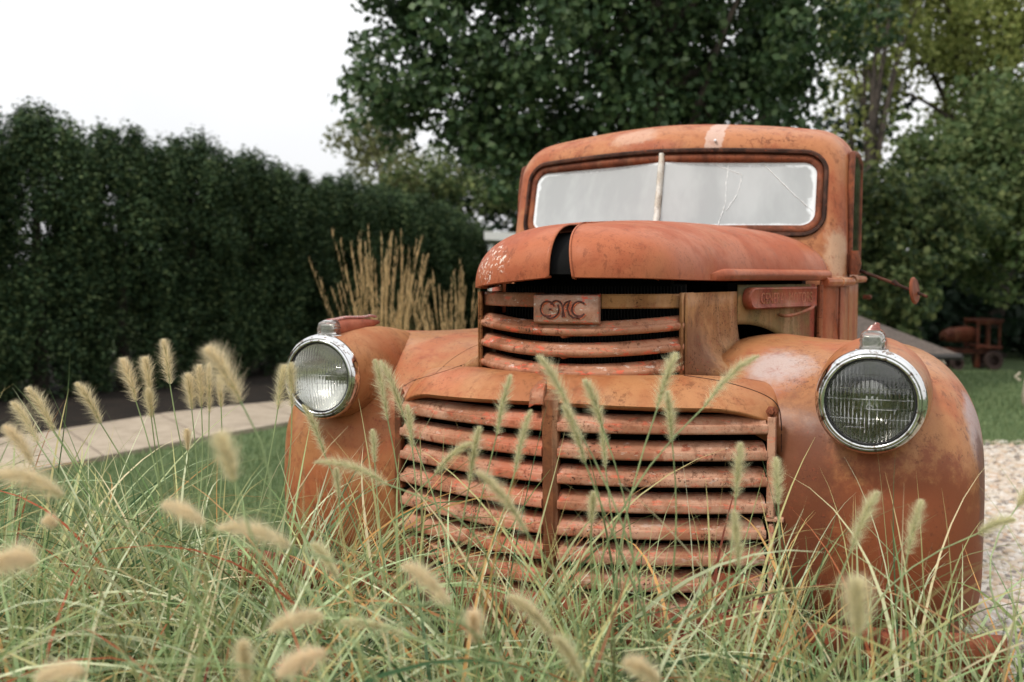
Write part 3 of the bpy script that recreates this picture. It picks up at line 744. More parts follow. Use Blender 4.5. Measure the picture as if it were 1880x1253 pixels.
# white crusted centre bar
rows = []
for z in np.linspace(1.338, 1.606, 14):
    j_ = random.uniform(-.0012, .0012); y = yfront(0, z) - .008
    rows.append([(-.009 + j_, y + .02, z), (-.008 + j_, y, z), (-.003 + j_, y - .006, z), (.003 + j_, y - .006, z), (.008 + j_, y, z), (.009 + j_, y + .02, z)])
part(MB().grid(rows), 'windshield_divider', rust('crusted divider', (.70, .68, .62), (.55, .50, .42), (.38, .16, .08), dark=.4, pits=.6, streak=.4, mscale=24), cab, angle=50)
mb = MB(); mb.box((0, 1.5, .95), (.50, .20, .1)); mb.box((0, 1.74, 1.15), (.50, .06, .24)); part(mb, 'seat', plain('seat', (.18, .13, .09), .8, noise=.3), cab, bevel=.03)
mb = MB().tube([(.22 + .0, 1.30, 1.05), (.22, 1.14, 1.20)], .015, 8)
cc = Vector((.25, 1.22, 1.36)); mb.tube([cc + Vector((.19 * math.cos(a), -.19 * math.sin(a) * .45 * .3, .19 * math.sin(a) * .45)) for a in np.linspace(0, 2 * math.pi, 41)], .010, 8, cap=False)
part(mb, 'steering_wheel', plain('wheel rim', (.05, .05, .05), .4), cab)
# wiper pivot and small holes on the header
mb = MB().lathe([(0, .020), (.004, .019), (.005, .004), (.009, .002), (.009, -.01)], (.165, yfront(.165, 1.64) + .005, 1.640), (0, -1, .3), 14); part(mb, 'wiper_pivot', M['chrome'], cab)
mb = MB().lathe([(0, .004), (.0035, .004), (.0045, .0), (.0045, -.02)], (-.23, yfront(-.23, 1.63) + .004, 1.628), (0, -1, .3), 12); part(mb, 'wiper_hole', M['black'], cab)

# doors, belts, hinges
for s in (-1, 1):
    rows = []
    for y in np.linspace(1.125, 1.72, 14):
        rows.append([(s * (interp(y, [(1.1, .572), (1.34, .5765), (1.55, .5735), (1.8, .561)]) * (1 - 0)), y, z) for z in np.linspace(.62, 1.20, 10)])
    door = part(MB().grid(rows), 'door', M['cab'], cab, solid=.006)
    mb = MB()
    def dx(y): return interp(y, [(1.1, .572), (1.34, .5765), (1.55, .5735), (1.8, .561)]) + .002
    fr_o = [(1.125, 1.20), (1.14, 1.45), (1.17, 1.575), (1.22, 1.605), (1.45, 1.615), (1.64, 1.60), (1.70, 1.55), (1.72, 1.20)]
    mb.tube([(s * (dx(y) - (.004 if s > 0 else .012)), y, z) for y, z in [(p.x, p.y) for p in cat([(a, b, 0) for a, b in fr_o], 5)]], .011, 8)
    part(mb, 'window_frame', M['frame'], door)
    mb = MB(); q = [(p.x, p.y) for p in cat([(a, b, 0) for a, b in fr_o], 5)]; c_ = (1.42, 1.38)
    q = [(c_[0] + (a - c_[0]) * .97, c_[1] + (b - c_[1]) * .97) for a, b in q]; mb.add([(s * (dx(y) + .001), y, z) for y, z in q], [tuple(range(len(q)))])
    part(mb, 'window_pane', M['darkglass'], door)
    mb = MB().tube([(s * .584, y, 1.185) for y in np.linspace(1.12, 1.74, 6)], .012, 8); part(mb, 'belt_moulding', M['cab'], door)
    mb = MB().tube([(s * .586, 1.66, 1.12), (s * .61, 1.66, 1.12), (s * .612, 1.56, 1.12)], .008, 8); part(mb, 'door_handle', M['frame'], door)
    mb = MB(); mb.tube([(s * .588, 1.098, 1.20), (s * .592, 1.098, 1.235), (s * .590, 1.098, 1.275)], [.014, .019, .012], 10); mb.box((s * .578, 1.12, 1.235), (.014, .02, .03))
    part(mb, 'door_hinge', M['frame'], door)
    part(MB().tube([(s * .588, 1.098, .74), (s * .590, 1.098, .80)], .014, 10), 'door_hinge', M['frame'], door)
# cowl between hood and door
for s in (-1, 1):
    rows = []
    for (x, y) in ((.515, .83), (.530, .90), (.545, .97), (.560, 1.04), (.572, 1.115)):
        rows.append([(s * x, y, z) for z in np.linspace(.80, 1.195, 14)])
    for r_ in rows:
        for i, p in enumerate(r_):
            if p[2] > 1.2: t = (p[2] - 1.2) / .1; r_[i] = (p[0] - s * .03 * t * t, p[1] + .02 * t, p[2])
    cw_ = part(MB().grid(rows), 'cowl', M['cab'], solid=.004, angle=60)
    for sgm in ([(s * .520, .84), (s * .536, .91), (s * .549, .965)], [(s * .553, .975), (s * .565, 1.04), (s * .577, 1.11)]):
        mb = MB().tube([(x + s * .004, y, 1.178) for x, y in sgm], .014, 10); part(mb, 'belt_moulding', M['cab'], cw_)
    mb = MB().tube([(s * .556, .975, z) for z in (.8, 1.0, 1.164)], .0035, 6); part(mb, 'panel_seam', M['frame'], cw_)
    mb = MB(); mb.tube([(s * .513, .818, z) for z in (.86, 1.0, 1.17)], .009, 8); part(mb, 'panel_edge', M['frame'], cw_)

# headlights
def headlight(s):
    C0 = Vector((s * (.668 if s > 0 else .655), 0, .937)); root = truck
    # teardrop housing
    rows = []
    for (t, r, dz, dxx) in ((-.050, .1035, 0, 0), (-.035, .1075, 0, 0), (0, .113, 0, 0), (.05, .118, .0, 0), (.12, .120, .002, .0), (.20, .114, .006, -.002), (.28, .098, .014, -.004), (.36, .074, .026, -.006), (.43, .045, .040, -.008), (.48, .012, .050, -.010)):
        rows.append([(C0.x + s * dxx + r * math.cos(a), t, C0.z + dz + r * math.sin(a)) for a in np.linspace(0, 2 * math.pi, 48, endpoint=False)])
    hs = part(MB().grid(rows, closed=True), 'headlight', M['apron'] if s < 0 else M['fender'], angle=70)
    # chrome ring
    prof = [(.104, .046), (.1085, .052), (.1095, .062), (.106, .074), (.1005, .0785), (.0985, .076), (.0965, .0795), (.0925, .0815), (.0895, .079), (.0885, .070), (.0885, .05)]
    part(MB().lathe([(a, b) for a, b in prof], (C0.x, 0, C0.z), (0, -1, 0), 72), 'chrome_ring', M['chrome'], hs, angle=70)
    part(MB().lathe([(.0895, .074), (.0865, .0775), (.0855, .072), (.0855, .05)], (C0.x, 0, C0.z), (0, -1, 0), 64), 'rubber_seal', M['rubber'], hs)
    # reflector bowl
    prof = [(.0855 * math.sqrt(t), .066 - .060 * (1 - t)) for t in np.linspace(0.0, 1, 14)]
    part(MB().lathe(prof, (C0.x, 0, C0.z), (0, -1, 0), 48), 'reflector', M['reflector'] if s > 0 else plain('sky-lit reflector', (.88, .88, .85), .22, metal=1), hs)  # left bowl coloured brighter to stand for the open sky lighting it
    mb = MB().lathe([(0, .052), (.010, .05), (.014, .04), (.014, .01)], (C0.x, 0, C0.z), (0, -1, 0), 20); part(mb, 'bulb_shield', M['reflector'], hs)
    # domed lens with moulded flutes
    n = 120; V = []; Fs = []
    ys = lambda x, z: .084 - .011 * ((x * x + z * z) / .0855 ** 2)
    for i in range(n + 1):
        for k in range(n + 1):
            a = 2 * i / n - 1; b = 2 * k / n - 1
            x = a * math.sqrt(1 - b * b / 2) * .0865; z = b * math.sqrt(1 - a * a / 2) * .0865
            V.append((x, z))
    pts = []
    for (x, z) in V:
        rr = math.hypot(x, z) / .0865
        band = 1 if z > .055 or (-.045 < z < .028) else .6
        fl = .0017 * abs(math.sin(x * math.pi / .0078)) * band
        st = 0
        for zz, h_ in ((.054, .0012), (.028, .0016), (.006, .0010), (-.012, .0012), (-.034, .0014), (-.052, .0012)):
            if z < zz: st += h_ * (-1 if zz in (.028, -.012, -.052) else 1)
        fade = min(1, (1 - rr) * 14)
        pts.append((C0.x + x, -(ys(x, z) + (fl + st * .5) * fade), C0.z + z))
    for i in range(n):
        for k in range(n): a = i * (n + 1) + k; Fs.append((a, a + 1, a + n + 2, a + n + 1))
    bk = [(p[0], -(.084 - .011 * (((p[0] - C0.x) ** 2 + (p[2] - C0.z) ** 2) / .0855 ** 2)) + .005, p[2]) for p in pts]
    nb = len(pts); Fs2 = Fs + [tuple(nb + q for q in f)[::-1] for f in Fs]
    rim = [i * (n + 1) for i in range(n + 1)] + [n * (n + 1) + k for k in range(1, n + 1)] + [i * (n + 1) + n for i in range(n - 1, -1, -1)] + [k for k in range(n - 1, 0, -1)]
    for i in range(len(rim)): a, b = rim[i], rim[(i + 1) % len(rim)]; Fs2.append((a, b, nb + b, nb + a))
    mb = MB(); mb.add(pts + bk, Fs2); part(mb, 'lens', M['lens'], hs, angle=30)
    # moulded step lines of the lens
    mb = MB()
    for (z, xa, xb) in ((.028, -.075, .07), (.026, -.03, .03), (-.014, -.005, .052), (-.034, -.062, -.022), (-.052, -.05, -.008), (.006, -.03, .04)):
        mb.tube([(C0.x + x, -(ys(x, z) + .0012), C0.z + z) for x in np.linspace(xa, xb, 14)], .0008, 5)
    for (x, za, zb_) in ((-.030, -.014, .028), (-.005, -.014, .0), (.052, -.014, .006), (-.022, -.052, -.034)):
        mb.tube([(C0.x + x, -(ys(x, z) + .0012), C0.z + z) for z in np.linspace(za, zb_, 8)], .0008, 5)
    part(mb, 'lens_ridge', M['lens'], hs)
    # marker light on top
    top = C0.z + .118
    rows = []
    for (y, w_, h_, z0) in ((-.034, .021, .012, top - .014), (-.032, .024, .030, top - .014), (-.01, .0265, .038, top - .012), (.04, .026, .038, top - .010), (.10, .023, .032, top - .006), (.17, .017, .022, top + .000), (.23, .006, .008, top + .008)):
        rows.append([(C0.x + w_ * math.cos(a) * (1 if abs(math.cos(a)) < .9 else 1), y, z0 + h_ * math.sin(a) ** .8 if math.sin(a) > 0 else z0) for a in np.linspace(0, math.pi, 14)])
    ml = part(MB().grid(rows), 'marker_light', M['edge'], solid=.002)
    mb = MB(); rows = []
    for (y, k_) in ((-.052, .55), (-.050, .80), (-.044, .95), (-.030, 1.02), (-.012, 1.04)):
        rows.append([(C0.x + .0250 * k_ * math.copysign(abs(math.cos(a)) ** .6, math.cos(a)) * (1 + .04 * math.cos(a * 30)), y, top - .012 + .038 * k_ * max(0, math.sin(a)) ** .5) for a in np.linspace(0, math.pi, 34)])
    mb.grid(rows); b_ = len(mb.v) - len(rows) * 34; mb.f.append(tuple(b_ + i for i in range(34)))
    part(mb, 'marker_lens', M['marker'], ml, angle=30, solid=.002)
    mb = MB(); mb.box((C0.x, -.030, top - .000), (.020, .006, .016)); part(mb, 'marker_reflector', M['reflector'], ml, bevel=.004)
    rows = [[(C0.x + x * 1.12, y, z) for x, z in ((-.029, top - .020), (-.029, top - .012), (.029, top - .012), (.029, top - .020))] for y in (-.056, -.02, .02)]
    mb = MB().grid(rows, closed=True); mb.f.append((3, 2, 1, 0)); part(mb, 'marker_bezel', M['chrome'], ml, bevel=.002)
    mb = MB()
    for k in range(22):
        t = k / 21; y = -.02 + .23 * t; h_ = interp(y, [(-.02, .037), (.04, .038), (.10, .034), (.17, .028), (.23, .018)]); zz = interp(y, [(-.02, top - .012), (.1, top - .006), (.23, top + .006)])
        mb.tube([(C0.x + (.012 - .008 * t) * math.cos(a), y, zz + h_ - .002 + (.004) * math.sin(a)) for a in np.linspace(0, math.pi, 6)], .0035, 6)
    part(mb, 'ribbed_lens', M['redlens'], ml)
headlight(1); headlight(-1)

# side mirror on a long arm
mb = MB().tube([pw(1562, 492, 3.20), pw(1600, 505, 3.12), pw(1640, 520, 3.04), pw(1702, 545, 2.93)], [.0065, .0055, .005, .0045], 8)
mb.tube([pw(1640, 517, 3.04), pw(1648, 524, 3.03)], .008, 8)
mir = part(mb, 'mirror_arm', M['gasket'])
mc = pw(1679, 534, 2.955); ax = Vector((.95, -.28, .10)).normalized()
part(MB().lathe([(0, .007), (.036, .0045), (.041, .0), (.040, -.003), (0, -.003)], mc, ax, 32), 'mirror', M['frame'], mir)

# bumper with brackets
path_b = [Vector((x, -.33 + .10 * (abs(x) / .9) ** 2.2- .15 * max(0, abs(x) - .80) * 0, .485)) for x in np.linspace(-.76, .92, 41)]
rows = [[(p.x, p.y + o, p.z + h) for (o, h) in smoothprof([(.03, .042), (.0, .05), (-.022, .040), (-.03, .013), (-.026, .0), (-.03, -.013), (-.022, -.040), (0, -.05), (.03, -.042)], 3)] for p in path_b]
bump = part(MB().grid(rows), 'bumper', M['bumper'], solid=.006, angle=60)
mb = MB()
for s in (-1, 1): mb.box((s * .38, .05, .50), (.025, .36, .04)); mb.box((s * .38, .9, .50), (.035, .9, .05))
part(mb, 'chassis_rail', M['bumper'], bevel=.004)
mb = MB()
rows = [[(x, -.13 + .14 * (abs(x) / .47) ** 2, .34 + .0 * x), (x, -.15 + .14 * (abs(x) / .47) ** 2, .37), (x, -.12 + .14 * (abs(x) / .47) ** 2, .385)] for x in np.linspace(-.47, .47, 21)]
part(mb.grid(rows), 'lower_pan', M['post'], solid=.004)
# wheels
for s in (-1, 1):
    for wy in (.52,):
        prof = [(.20, .075), (.30, .085), (.345, .07), (.362, .04), (.365, 0), (.362, -.04), (.345, -.07), (.30, -.085), (.20, -.075)]
        wh = part(MB().lathe(prof, (s * .735, wy, .365), (s, 0, 0), 48), 'wheel', M['rubber'], angle=40)
        part(MB().lathe([(.205, .07), (.19, .06), (.17, .02), (.07, .035), (.06, .05), (0, .055)], (s * .735, wy, .365), (s, 0, 0), 40), 'rim', M['bumper'], wh)
# running boards
for s in (-1, 1):
    mb = MB(); mb.box((s * .70, 1.62, .42), (.16, .30, .014)); part(mb, 'running_board', M['bumper'], bevel=.006)

for o in list(bpy.data.objects):
    p = o
    while p.parent: p = p.parent
    if p is truck and o.type == 'MESH' and not o.name.startswith('mirror'):
        n_ = len(o.data.vertices); a = np.empty(n_ * 3, np.float32); o.data.vertices.foreach_get('co', a); a = a.reshape(-1, 3)
        t = np.clip((a[:, 1] - .1) / .7, 0, 1); a[:, 0] -= .030 * t * t * (3 - 2 * t)
        hi = (a[:, 2] > 1.36) & (a[:, 1] > .8); a[hi, 2] = 1.36 + (a[hi, 2] - 1.36) * .945
        o.data.vertices.foreach_set('co', a.ravel()); o.data.update()

# ------------------------------------------------------------------ foliage
def leaves(name, centres, size, n_per, spread, aspect=1.0, droop=0.0, hang=None):
    """leaf-sized folded quads round cluster centres; centres (k,4): xyz + radius"""
    K = len(centres); idx = np.repeat(np.arange(K), n_per); N = len(idx)
    d = rng.normal(size=(N, 3)); d /= np.linalg.norm(d, axis=1)[:, None]
    r = rng.uniform(.25, 1, N) ** .5
    P = centres[idx, :3] + d * (r * centres[idx, 3])[:, None] * np.array(spread)
    # leaves look outwards and upwards, loosely
    nrm = d * .7 + rng.normal(size=(N, 3)) * .6 + np.array([0, 0, .35]); nrm /= np.linalg.norm(nrm, axis=1)[:, None]
    t = rng.normal(size=(N, 3)); t[:, 2] -= droop; t -= nrm * (t * nrm).sum(1)[:, None]; t /= np.linalg.norm(t, axis=1)[:, None] + 1e-9
    b = np.cross(nrm, t); s = (size * rng.uniform(.65, 1.25, N))[:, None]
    wv = s * .36 * aspect
    V = np.stack([P - t * s * .5, P + b * wv + nrm * s * .10, P + t * s * .5, P - b * wv + nrm * s * .10], 1).reshape(-1, 3)
    k = np.arange(N)[:, None] * 4
    Fq = np.concatenate([k + np.array([[0, 1, 2]]), k + np.array([[0, 2, 3]])], 0)
    return np_mesh(name, V, Fq)
def blob_clusters(blobs, k, rmin, rmax, shell=.55):
    """cluster centres spread in and near the surface of ellipsoids (cx,cy,cz,rx,ry,rz)"""
    vol = np.array([b[3] * b[4] * b[5] for b in blobs]); vol = vol / vol.sum(); o = []
    for b, f in zip(blobs, vol):
        n = max(3, int(k * f)); d = rng.normal(size=(n, 3)); d /= np.linalg.norm(d, axis=1)[:, None]
        r = shell + (1 - shell) * rng.uniform(0, 1, n); r *= rng.uniform(.85, 1.12, n)
        p = np.array(b[:3]) + d * r[:, None] * np.array(b[3:6]); o.append(np.concatenate([p, rng.uniform(rmin, rmax, n)[:, None]], 1))
    return np.concatenate(o)
BARK = plain('bark', (.07, .055, .045), .9, noise=.5, nscale=14, bump=.6)
def tree(name, base, height, blobs, nclus, rc, npc, size, mat, label, category, group=None, trunk_r=.15, limbs=9, spread=(1, 1, .8), shell=.55, trunk=None, stems=1, aspect=1):
    root = empty(name, base); tag(root, label, category, group)
    cl = blob_clusters(blobs, nclus, rc[0], rc[1], shell)
    me = leaves('crown', cl, size, npc, spread, aspect); o = link('crown', me, mat, None, False); child(o, root)
    mb = MB(); top = Vector((base.x, base.y, base.z + height))
    for st in range(stems):
        b0 = base + Vector((random.uniform(-.15, .15), random.uniform(-.15, .15), 0)) * (stems > 1)
        lean = Vector((random.uniform(-.1, .1), random.uniform(-.1, .1), 0)) * height
        pts = cat([b0, b0.lerp(top + lean, .3) + Vector((.05, 0, 0)), b0.lerp(top + lean, .65), top + lean], 4)
        mb.tube(pts, [trunk_r * (1 - .85 * i / (len(pts) - 1)) for i in range(len(pts))], 10)
        for k in range(limbs):
            t = random.uniform(.25, .85); p = b0.lerp(top + lean, t); c = cl[rng.integers(len(cl))]
            q = Vector(c[:3]); m_ = p.lerp(q, .5) + Vector((0, 0, .12 * (q - p).length))
            lp = cat([p, m_, q], 4); mb.tube(lp, [trunk_r * .38 * (1 - .9 * i / (len(lp) - 1)) for i in range(len(lp))], 6)
    child(mb.build('trunk', BARK, None), root)
    return root

# hedge of arborvitae
L_HEDGE = leafmat('arborvitae foliage', [(0.0219, 0.0422, 0.0214), (0.0382, 0.0713, 0.0329), (0.0711, 0.1168, 0.0494), (0.1313, 0.1704, 0.0691)], rough=.6, trans=.15, spec=.2)
def arb_mesh(seed):
    n = 640
    t = rng.uniform(0, 1, n) ** .85; a = rng.uniform(0, 6.28, n)
    r = .56 * np.clip(1 - t ** 10 * .40, 0, 1) * rng.uniform(.72, 1.04, n) * (1 + .16 * np.sin(a * 3 + seed) * np.sin(t * 7 + seed) + .08 * np.sin(a * 7 + t * 5))
    P = np.stack([np.cos(a) * r, np.sin(a) * r, .06 + t * .92 * 2.8 + rng.normal(0, .06, n) * (t > .9), rng.uniform(.08, .17, n)], 1)
    P[:60, 0] *= .3; P[:60, 1] *= .3; P[:60, 2] = rng.uniform(2.35, 2.82, 60)
    me = leaves('crown', P, .043, 92, (.75, .75, 1.9), .8, droop=-.8); me.materials.append(L_HEDGE); return me
arbs = [arb_mesh(k * 1.7) for k in range(3)]
tm = MB().tube([(0, 0, 0), (0.02, 0, 1.2), (0, 0, 2.5)], [.07, .05, .015], 8).mesh('trunk'); tm.materials.append(BARK)
hpos = []
HP = [(-7.6, 7.4, 2.85), (-6.9, 8.2, 2.9), (-6.2, 8.9, 2.9), (-5.5, 9.6, 2.98), (-4.9, 10.3, 3.0), (-4.3, 11.0, 2.86), (-3.8, 11.8, 2.9), (-3.3, 12.6, 2.82), (-2.95, 13.4, 2.64), (-2.45, 14.1, 2.68), (-2.0, 14.8, 2.6), (-1.55, 15.5, 2.52), (-1.22, 16.1, 2.4), (-.98, 16.8, 2.25)]
ordn = ['first', 'second', 'third', 'fourth', 'fifth', 'sixth', 'seventh', 'eighth', 'ninth', 'tenth', 'eleventh', 'twelfth', 'thirteenth', 'fourteenth']
for i, (X, D, H) in enumerate(HP):
    b = cw(X, D); r_ = empty('arborvitae', b)
    tag(r_, 'dense dark green arborvitae, %s shrub of the hedge counted from its near left end' % ordn[i], 'hedge shrub', 'arborvitae shrubs forming the tall hedge behind the path')
    for nm, me in (('crown', arbs[i % 3]), ('trunk', tm)):
        o = bpy.data.objects.new(nm, me); COL.objects.link(o); o.parent = r_
    r_.rotation_euler.z = i * 2.1; r_.scale = (1.20, 1.20, H / 3.0)

L_OAK = leafmat('dark broad leaves', [(0.0289, 0.0593, 0.0264), (0.0497, 0.0906, 0.038), (0.0786, 0.1308, 0.0513), (0.1241, 0.1744, 0.0733)], rough=.42, trans=.25, spec=.35)
L_PALE = leafmat('pale leaves', [(.16, .17, .07), (.22, .22, .10), (.12, .15, .06)], rough=.5, trans=.45)
L_MID = leafmat('mid green leaves', [(0.0665, 0.1114, 0.0426), (0.1219, 0.1721, 0.0638), (0.1884, 0.2227, 0.0851)], rough=.5, trans=.4)
L_YEL = leafmat('yellow green leaves', [(0.0297, 0.0525, 0.024), (0.0743, 0.1125, 0.0432), (0.135, 0.1812, 0.066), (0.2565, 0.2875, 0.108)], rough=.5, trans=.4)
L_OLV = leafmat('olive leaves', [(0.16, 0.2009, 0.0606), (0.2721, 0.3104, 0.0906), (0.384, 0.4014, 0.1358)], rough=.5, trans=.45)
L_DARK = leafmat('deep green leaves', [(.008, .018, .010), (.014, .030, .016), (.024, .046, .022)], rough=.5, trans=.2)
def B(px, py, d, rx, rz, ry=None):
    c = pw(px, py, d); return (c.x, c.y, c.z, rx, ry or rx, rz)
tb = cw(1.4, 9.6)
tree('broadleaf_tree', tb, 4.6, [B(1100, 40, 9.6, 2.2, 1.5, 1.5), B(800, 60, 9.2, 1.0, 1.25, 1.0), B(900, 230, 9.2, .85, .65, .9), B(1010, 300, 9.4, .8, .5, .8), B(1350, 120, 9.8, 1.25, .95, 1.2), B(1050, -150, 9.6, 2.2, 1.0, 1.6), B(1480, 0, 10, .9, 1.1, .9), B(740, -30, 9.3, .65, .8, .7), B(1180, 280, 9.8, 1.2, .55, 1.0)],
     440, (.20, .42), 135, .078, L_OAK, 'large dark green broadleaf tree whose crown spreads above the truck cab', 'tree', trunk_r=.16, limbs=22, shell=.35, aspect=1.15)
tree('pale_tree', cw(-2.2, 19), 5.0, [B(700, 230, 19, .85, 1.5), B(740, 370, 18, 1.1, .9), B(650, 280, 19, .55, .6)], 60, (.25, .5), 90, .10, L_PALE, 'pale yellowish tree half hidden behind the hedge and the dark tree', 'tree', trunk_r=.09, shell=.2)
tree('yellow_shrub', cw(-1.3, 18), 2.0, [B(760, 380, 17.5, 1.0, .8), B(915, 385, 17.5, .8, .6), B(850, 340, 18, .9, .8)], 60, (.3, .5), 110, .10, L_YEL, 'yellow green shrub showing between the hedge top and the cab', 'shrub', trunk_r=.06, shell=.3)
tree('slim_tree', cw(4.7, 13.5), 4.8, [B(1590, 40, 13.5, .9, 1.4), B(1560, 210, 13.5, .5, .9), B(1650, -60, 13.5, 1.2, .9)], 85, (.2, .45), 85, .09, L_OLV, 'slim tree with a thin olive crown behind the right corner of the cab', 'tree', trunk_r=.10, shell=.15, limbs=14)
tree('tall_tree', cw(7.3, 15), 6, [B(1800, 80, 15, 1.6, 1.8), B(1760, 10, 15.5, 1.5, 1.0), B(1890, 250, 15, 1.4, 1.5), B(1700, -80, 15.5, 1.5, 1.0)], 215, (.3, .55), 95, .10, L_OLV, 'tall olive green tree at the right edge of the photo', 'tree', trunk_r=.16, shell=.3, limbs=16)
tree('maple_tree', cw(6.9, 12.5), 3.2, [B(1780, 330, 12.5, 1.1, .9), B(1870, 400, 12.5, 1.0, 1.1), B(1700, 300, 13, .7, .55), B(1830, 200, 12.8, .7, .5)], 170, (.22, .42), 110, .09, L_MID, 'mid green bushy tree in the right background with drooping boughs', 'tree', trunk_r=.10, shell=.35)
tree('bright_shrub', cw(3.9, 10.8), 2.2, [B(1620, 380, 10.8, .65, .5), B(1600, 470, 10.5, .55, .45), B(1690, 460, 10.6, .6, .5), B(1650, 560, 10.2, .5, .4), B(1740, 400, 11, .6, .5)], 110, (.14, .28), 100, .085, L_YEL, 'bright yellow green shrub directly right of the cab door', 'shrub', trunk_r=.03, shell=.35, stems=3)
# dense backing wood, reads as one dark mass
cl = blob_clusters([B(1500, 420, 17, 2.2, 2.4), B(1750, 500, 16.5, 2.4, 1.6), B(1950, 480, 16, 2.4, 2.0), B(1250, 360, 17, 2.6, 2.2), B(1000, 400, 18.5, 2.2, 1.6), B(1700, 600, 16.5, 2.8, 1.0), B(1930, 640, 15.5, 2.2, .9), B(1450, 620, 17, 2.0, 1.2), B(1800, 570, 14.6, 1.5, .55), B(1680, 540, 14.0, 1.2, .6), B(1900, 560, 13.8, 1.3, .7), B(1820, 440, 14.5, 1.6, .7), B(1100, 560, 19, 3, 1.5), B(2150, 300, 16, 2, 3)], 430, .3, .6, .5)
cl = np.concatenate([cl, blob_clusters([(CAM.x + 9.5 * math.sin(a_), CAM.y - 9.5 * math.cos(a_) * 1.0, 1.6, 2.6, 1.6, 2.2) for a_ in np.linspace(-1.25, .95, 7)], 110, .5, .8, .5)])  # unseen tree belt added behind the camera to darken reflections and frontal light
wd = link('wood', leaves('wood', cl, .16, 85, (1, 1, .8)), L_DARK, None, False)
tag(wd, 'dark mass of trees and undergrowth closing the lawn in the background, plus an unseen belt added behind the camera', 'wood', kind='stuff')
# woodland floor and far bank behind everything
rows = []
for k in range(60):
    a = -1.2 + 2.4 * k / 59; D = 34
    rows.append([cw(D * math.sin(a), D * math.cos(a), z) + Vector((0, 0, 0 if z == 0 else .5 * math.sin(k * 1.7) + .3 * math.sin(k * 4.1))) for z in (0, 1.0, 1.9)])
hb = MB().grid(rows).build('hills', ground_mat('bank green', (.02, .035, .015), (.04, .06, .022), (.015, .022, .012), 6, .8), solid=1.0); tag(hb, kind='structure')

# ------------------------------------------------------------------ small things in the background
# golden feather reed clumps
def reed(name, X, D, n, h, spread, label):
    base = cw(X, D); root = empty(name, base); tag(root, label, 'grass', 'feather reed grass clumps behind the left fender')
    N = n; a = rng.uniform(0, 6.28, N); r = rng.uniform(0, .16, N)
    P = np.stack([base.x + np.cos(a) * r, base.y + np.sin(a) * r, np.zeros(N)], 1)
    lean = rng.uniform(.0, spread, N); Ls = h * (.62 + .45 * rng.uniform(0, 1, N) ** 1.3)
    c = np.tile(np.array([.50, .35, .16]), (N, 1)) * rng.uniform(.65, 1.2, (N, 1))
    az = a + rng.normal(0, .6, N)
    me = ribbons('stems', P, az, lean * .6, lean * 1.6, Ls, np.full(N, .0042), 8, c); child(link('stem', me, LEAFA), root)
    # seed heads: spindle of short bristles near each stem tip
    s = np.linspace(0, 1, 9); th = (lean * .6)[:, None] + (lean)[:, None] * s[None] ** 1.4; st = (Ls / 8)[:, None]
    pos = np.stack([np.cumsum(np.sin(th) * np.cos(az)[:, None] * st, 1), np.cumsum(np.sin(th) * np.sin(az)[:, None] * st, 1), np.cumsum(np.cos(th) * st, 1)], 2)
    m = 46; hb_, ht = pos[:, 5], pos[:, 7]
    t = rng.uniform(0, 1, (N, m)); C = (hb_[:, None] * (1 - t[..., None]) + ht[:, None] * t[..., None] + P[:, None]).reshape(-1, 3)
    Nn_ = len(C); hc = np.tile(np.array([.60, .43, .22]), (Nn_, 1)) * rng.uniform(.7, 1.25, (Nn_, 1))
    me = ribbons('seed_head', C, rng.uniform(0, 6.28, Nn_), rng.uniform(.1, .5, Nn_), rng.uniform(.2, .6, Nn_), rng.uniform(.02, .045, Nn_), np.full(Nn_, .0028), 2, hc)
    child(link('seed_head', me, LEAFA), root)
    N = 500; a = rng.uniform(0, 6.28, N); r = rng.uniform(0, .2, N); P = np.stack([base.x + np.cos(a) * r, base.y + np.sin(a) * r, np.zeros(N)], 1)
    c = np.tile(np.array([.10, .15, .06]), (N, 1)) * rng.uniform(.5, 1.5, (N, 1))
    me = ribbons('leaf', P, a, rng.uniform(.1, .4, N), rng.uniform(.8, 1.9, N), rng.uniform(.5, .95, N), np.full(N, .008), 7, c); child(link('leaf', me, LEAFA), root)
reed('reed_grass', -.78, 5.9, 120, 1.40, .26, 'tall golden reed grass clump just behind the left headlight')
reed('reed_grass', -.40, 6.4, 70, 1.22, .50, 'shorter golden reed grass clump beside the hood')

# low building with a hipped roof, behind the right fender
sh = cw(3.0, 9.4); root = empty('pump_house', sh); tag(root, 'low dark well house with a grey brown sloping roof behind the right fender', 'shed')
rot = Matrix.Rotation(math.radians(20), 3, 'Z')
mb = MB().box((0, 0, .265), (.76, .66, .265), rot); o = mb.build('wall', plain('dark boards', (.012, .012, .012), .9, noise=.4, nscale=9), None); o.parent = root
def rv(x, y, z): return rot @ Vector((x, y, z))
mb = MB(); e = .90; mb.add([rv(-e, -e * .9, .53), rv(e, -e * .9, .53), rv(e, e * .9, .53), rv(-e, e * .9, .53), rv(-.1, 0, .90), rv(.1, 0, .90)], [(0, 1, 5, 4), (1, 2, 5), (2, 3, 4, 5), (3, 0, 4), (0, 3, 2, 1)])
o = mb.build('roof', plain('roof shingle', (.085, .066, .054), .85, noise=.35, nscale=30, bump=.5), None, angle=10); o.parent = root
mb = MB()
for (a, b) in (((-e, -e * .9), (e, -e * .9)), ((e, -e * .9), (e, e * .9))): mb.tube([rv(*a, .51), rv(*b, .51)], .03, 6)
o = mb.build('fascia', plain('fascia', (.03, .028, .026), .8), None); o.parent = root

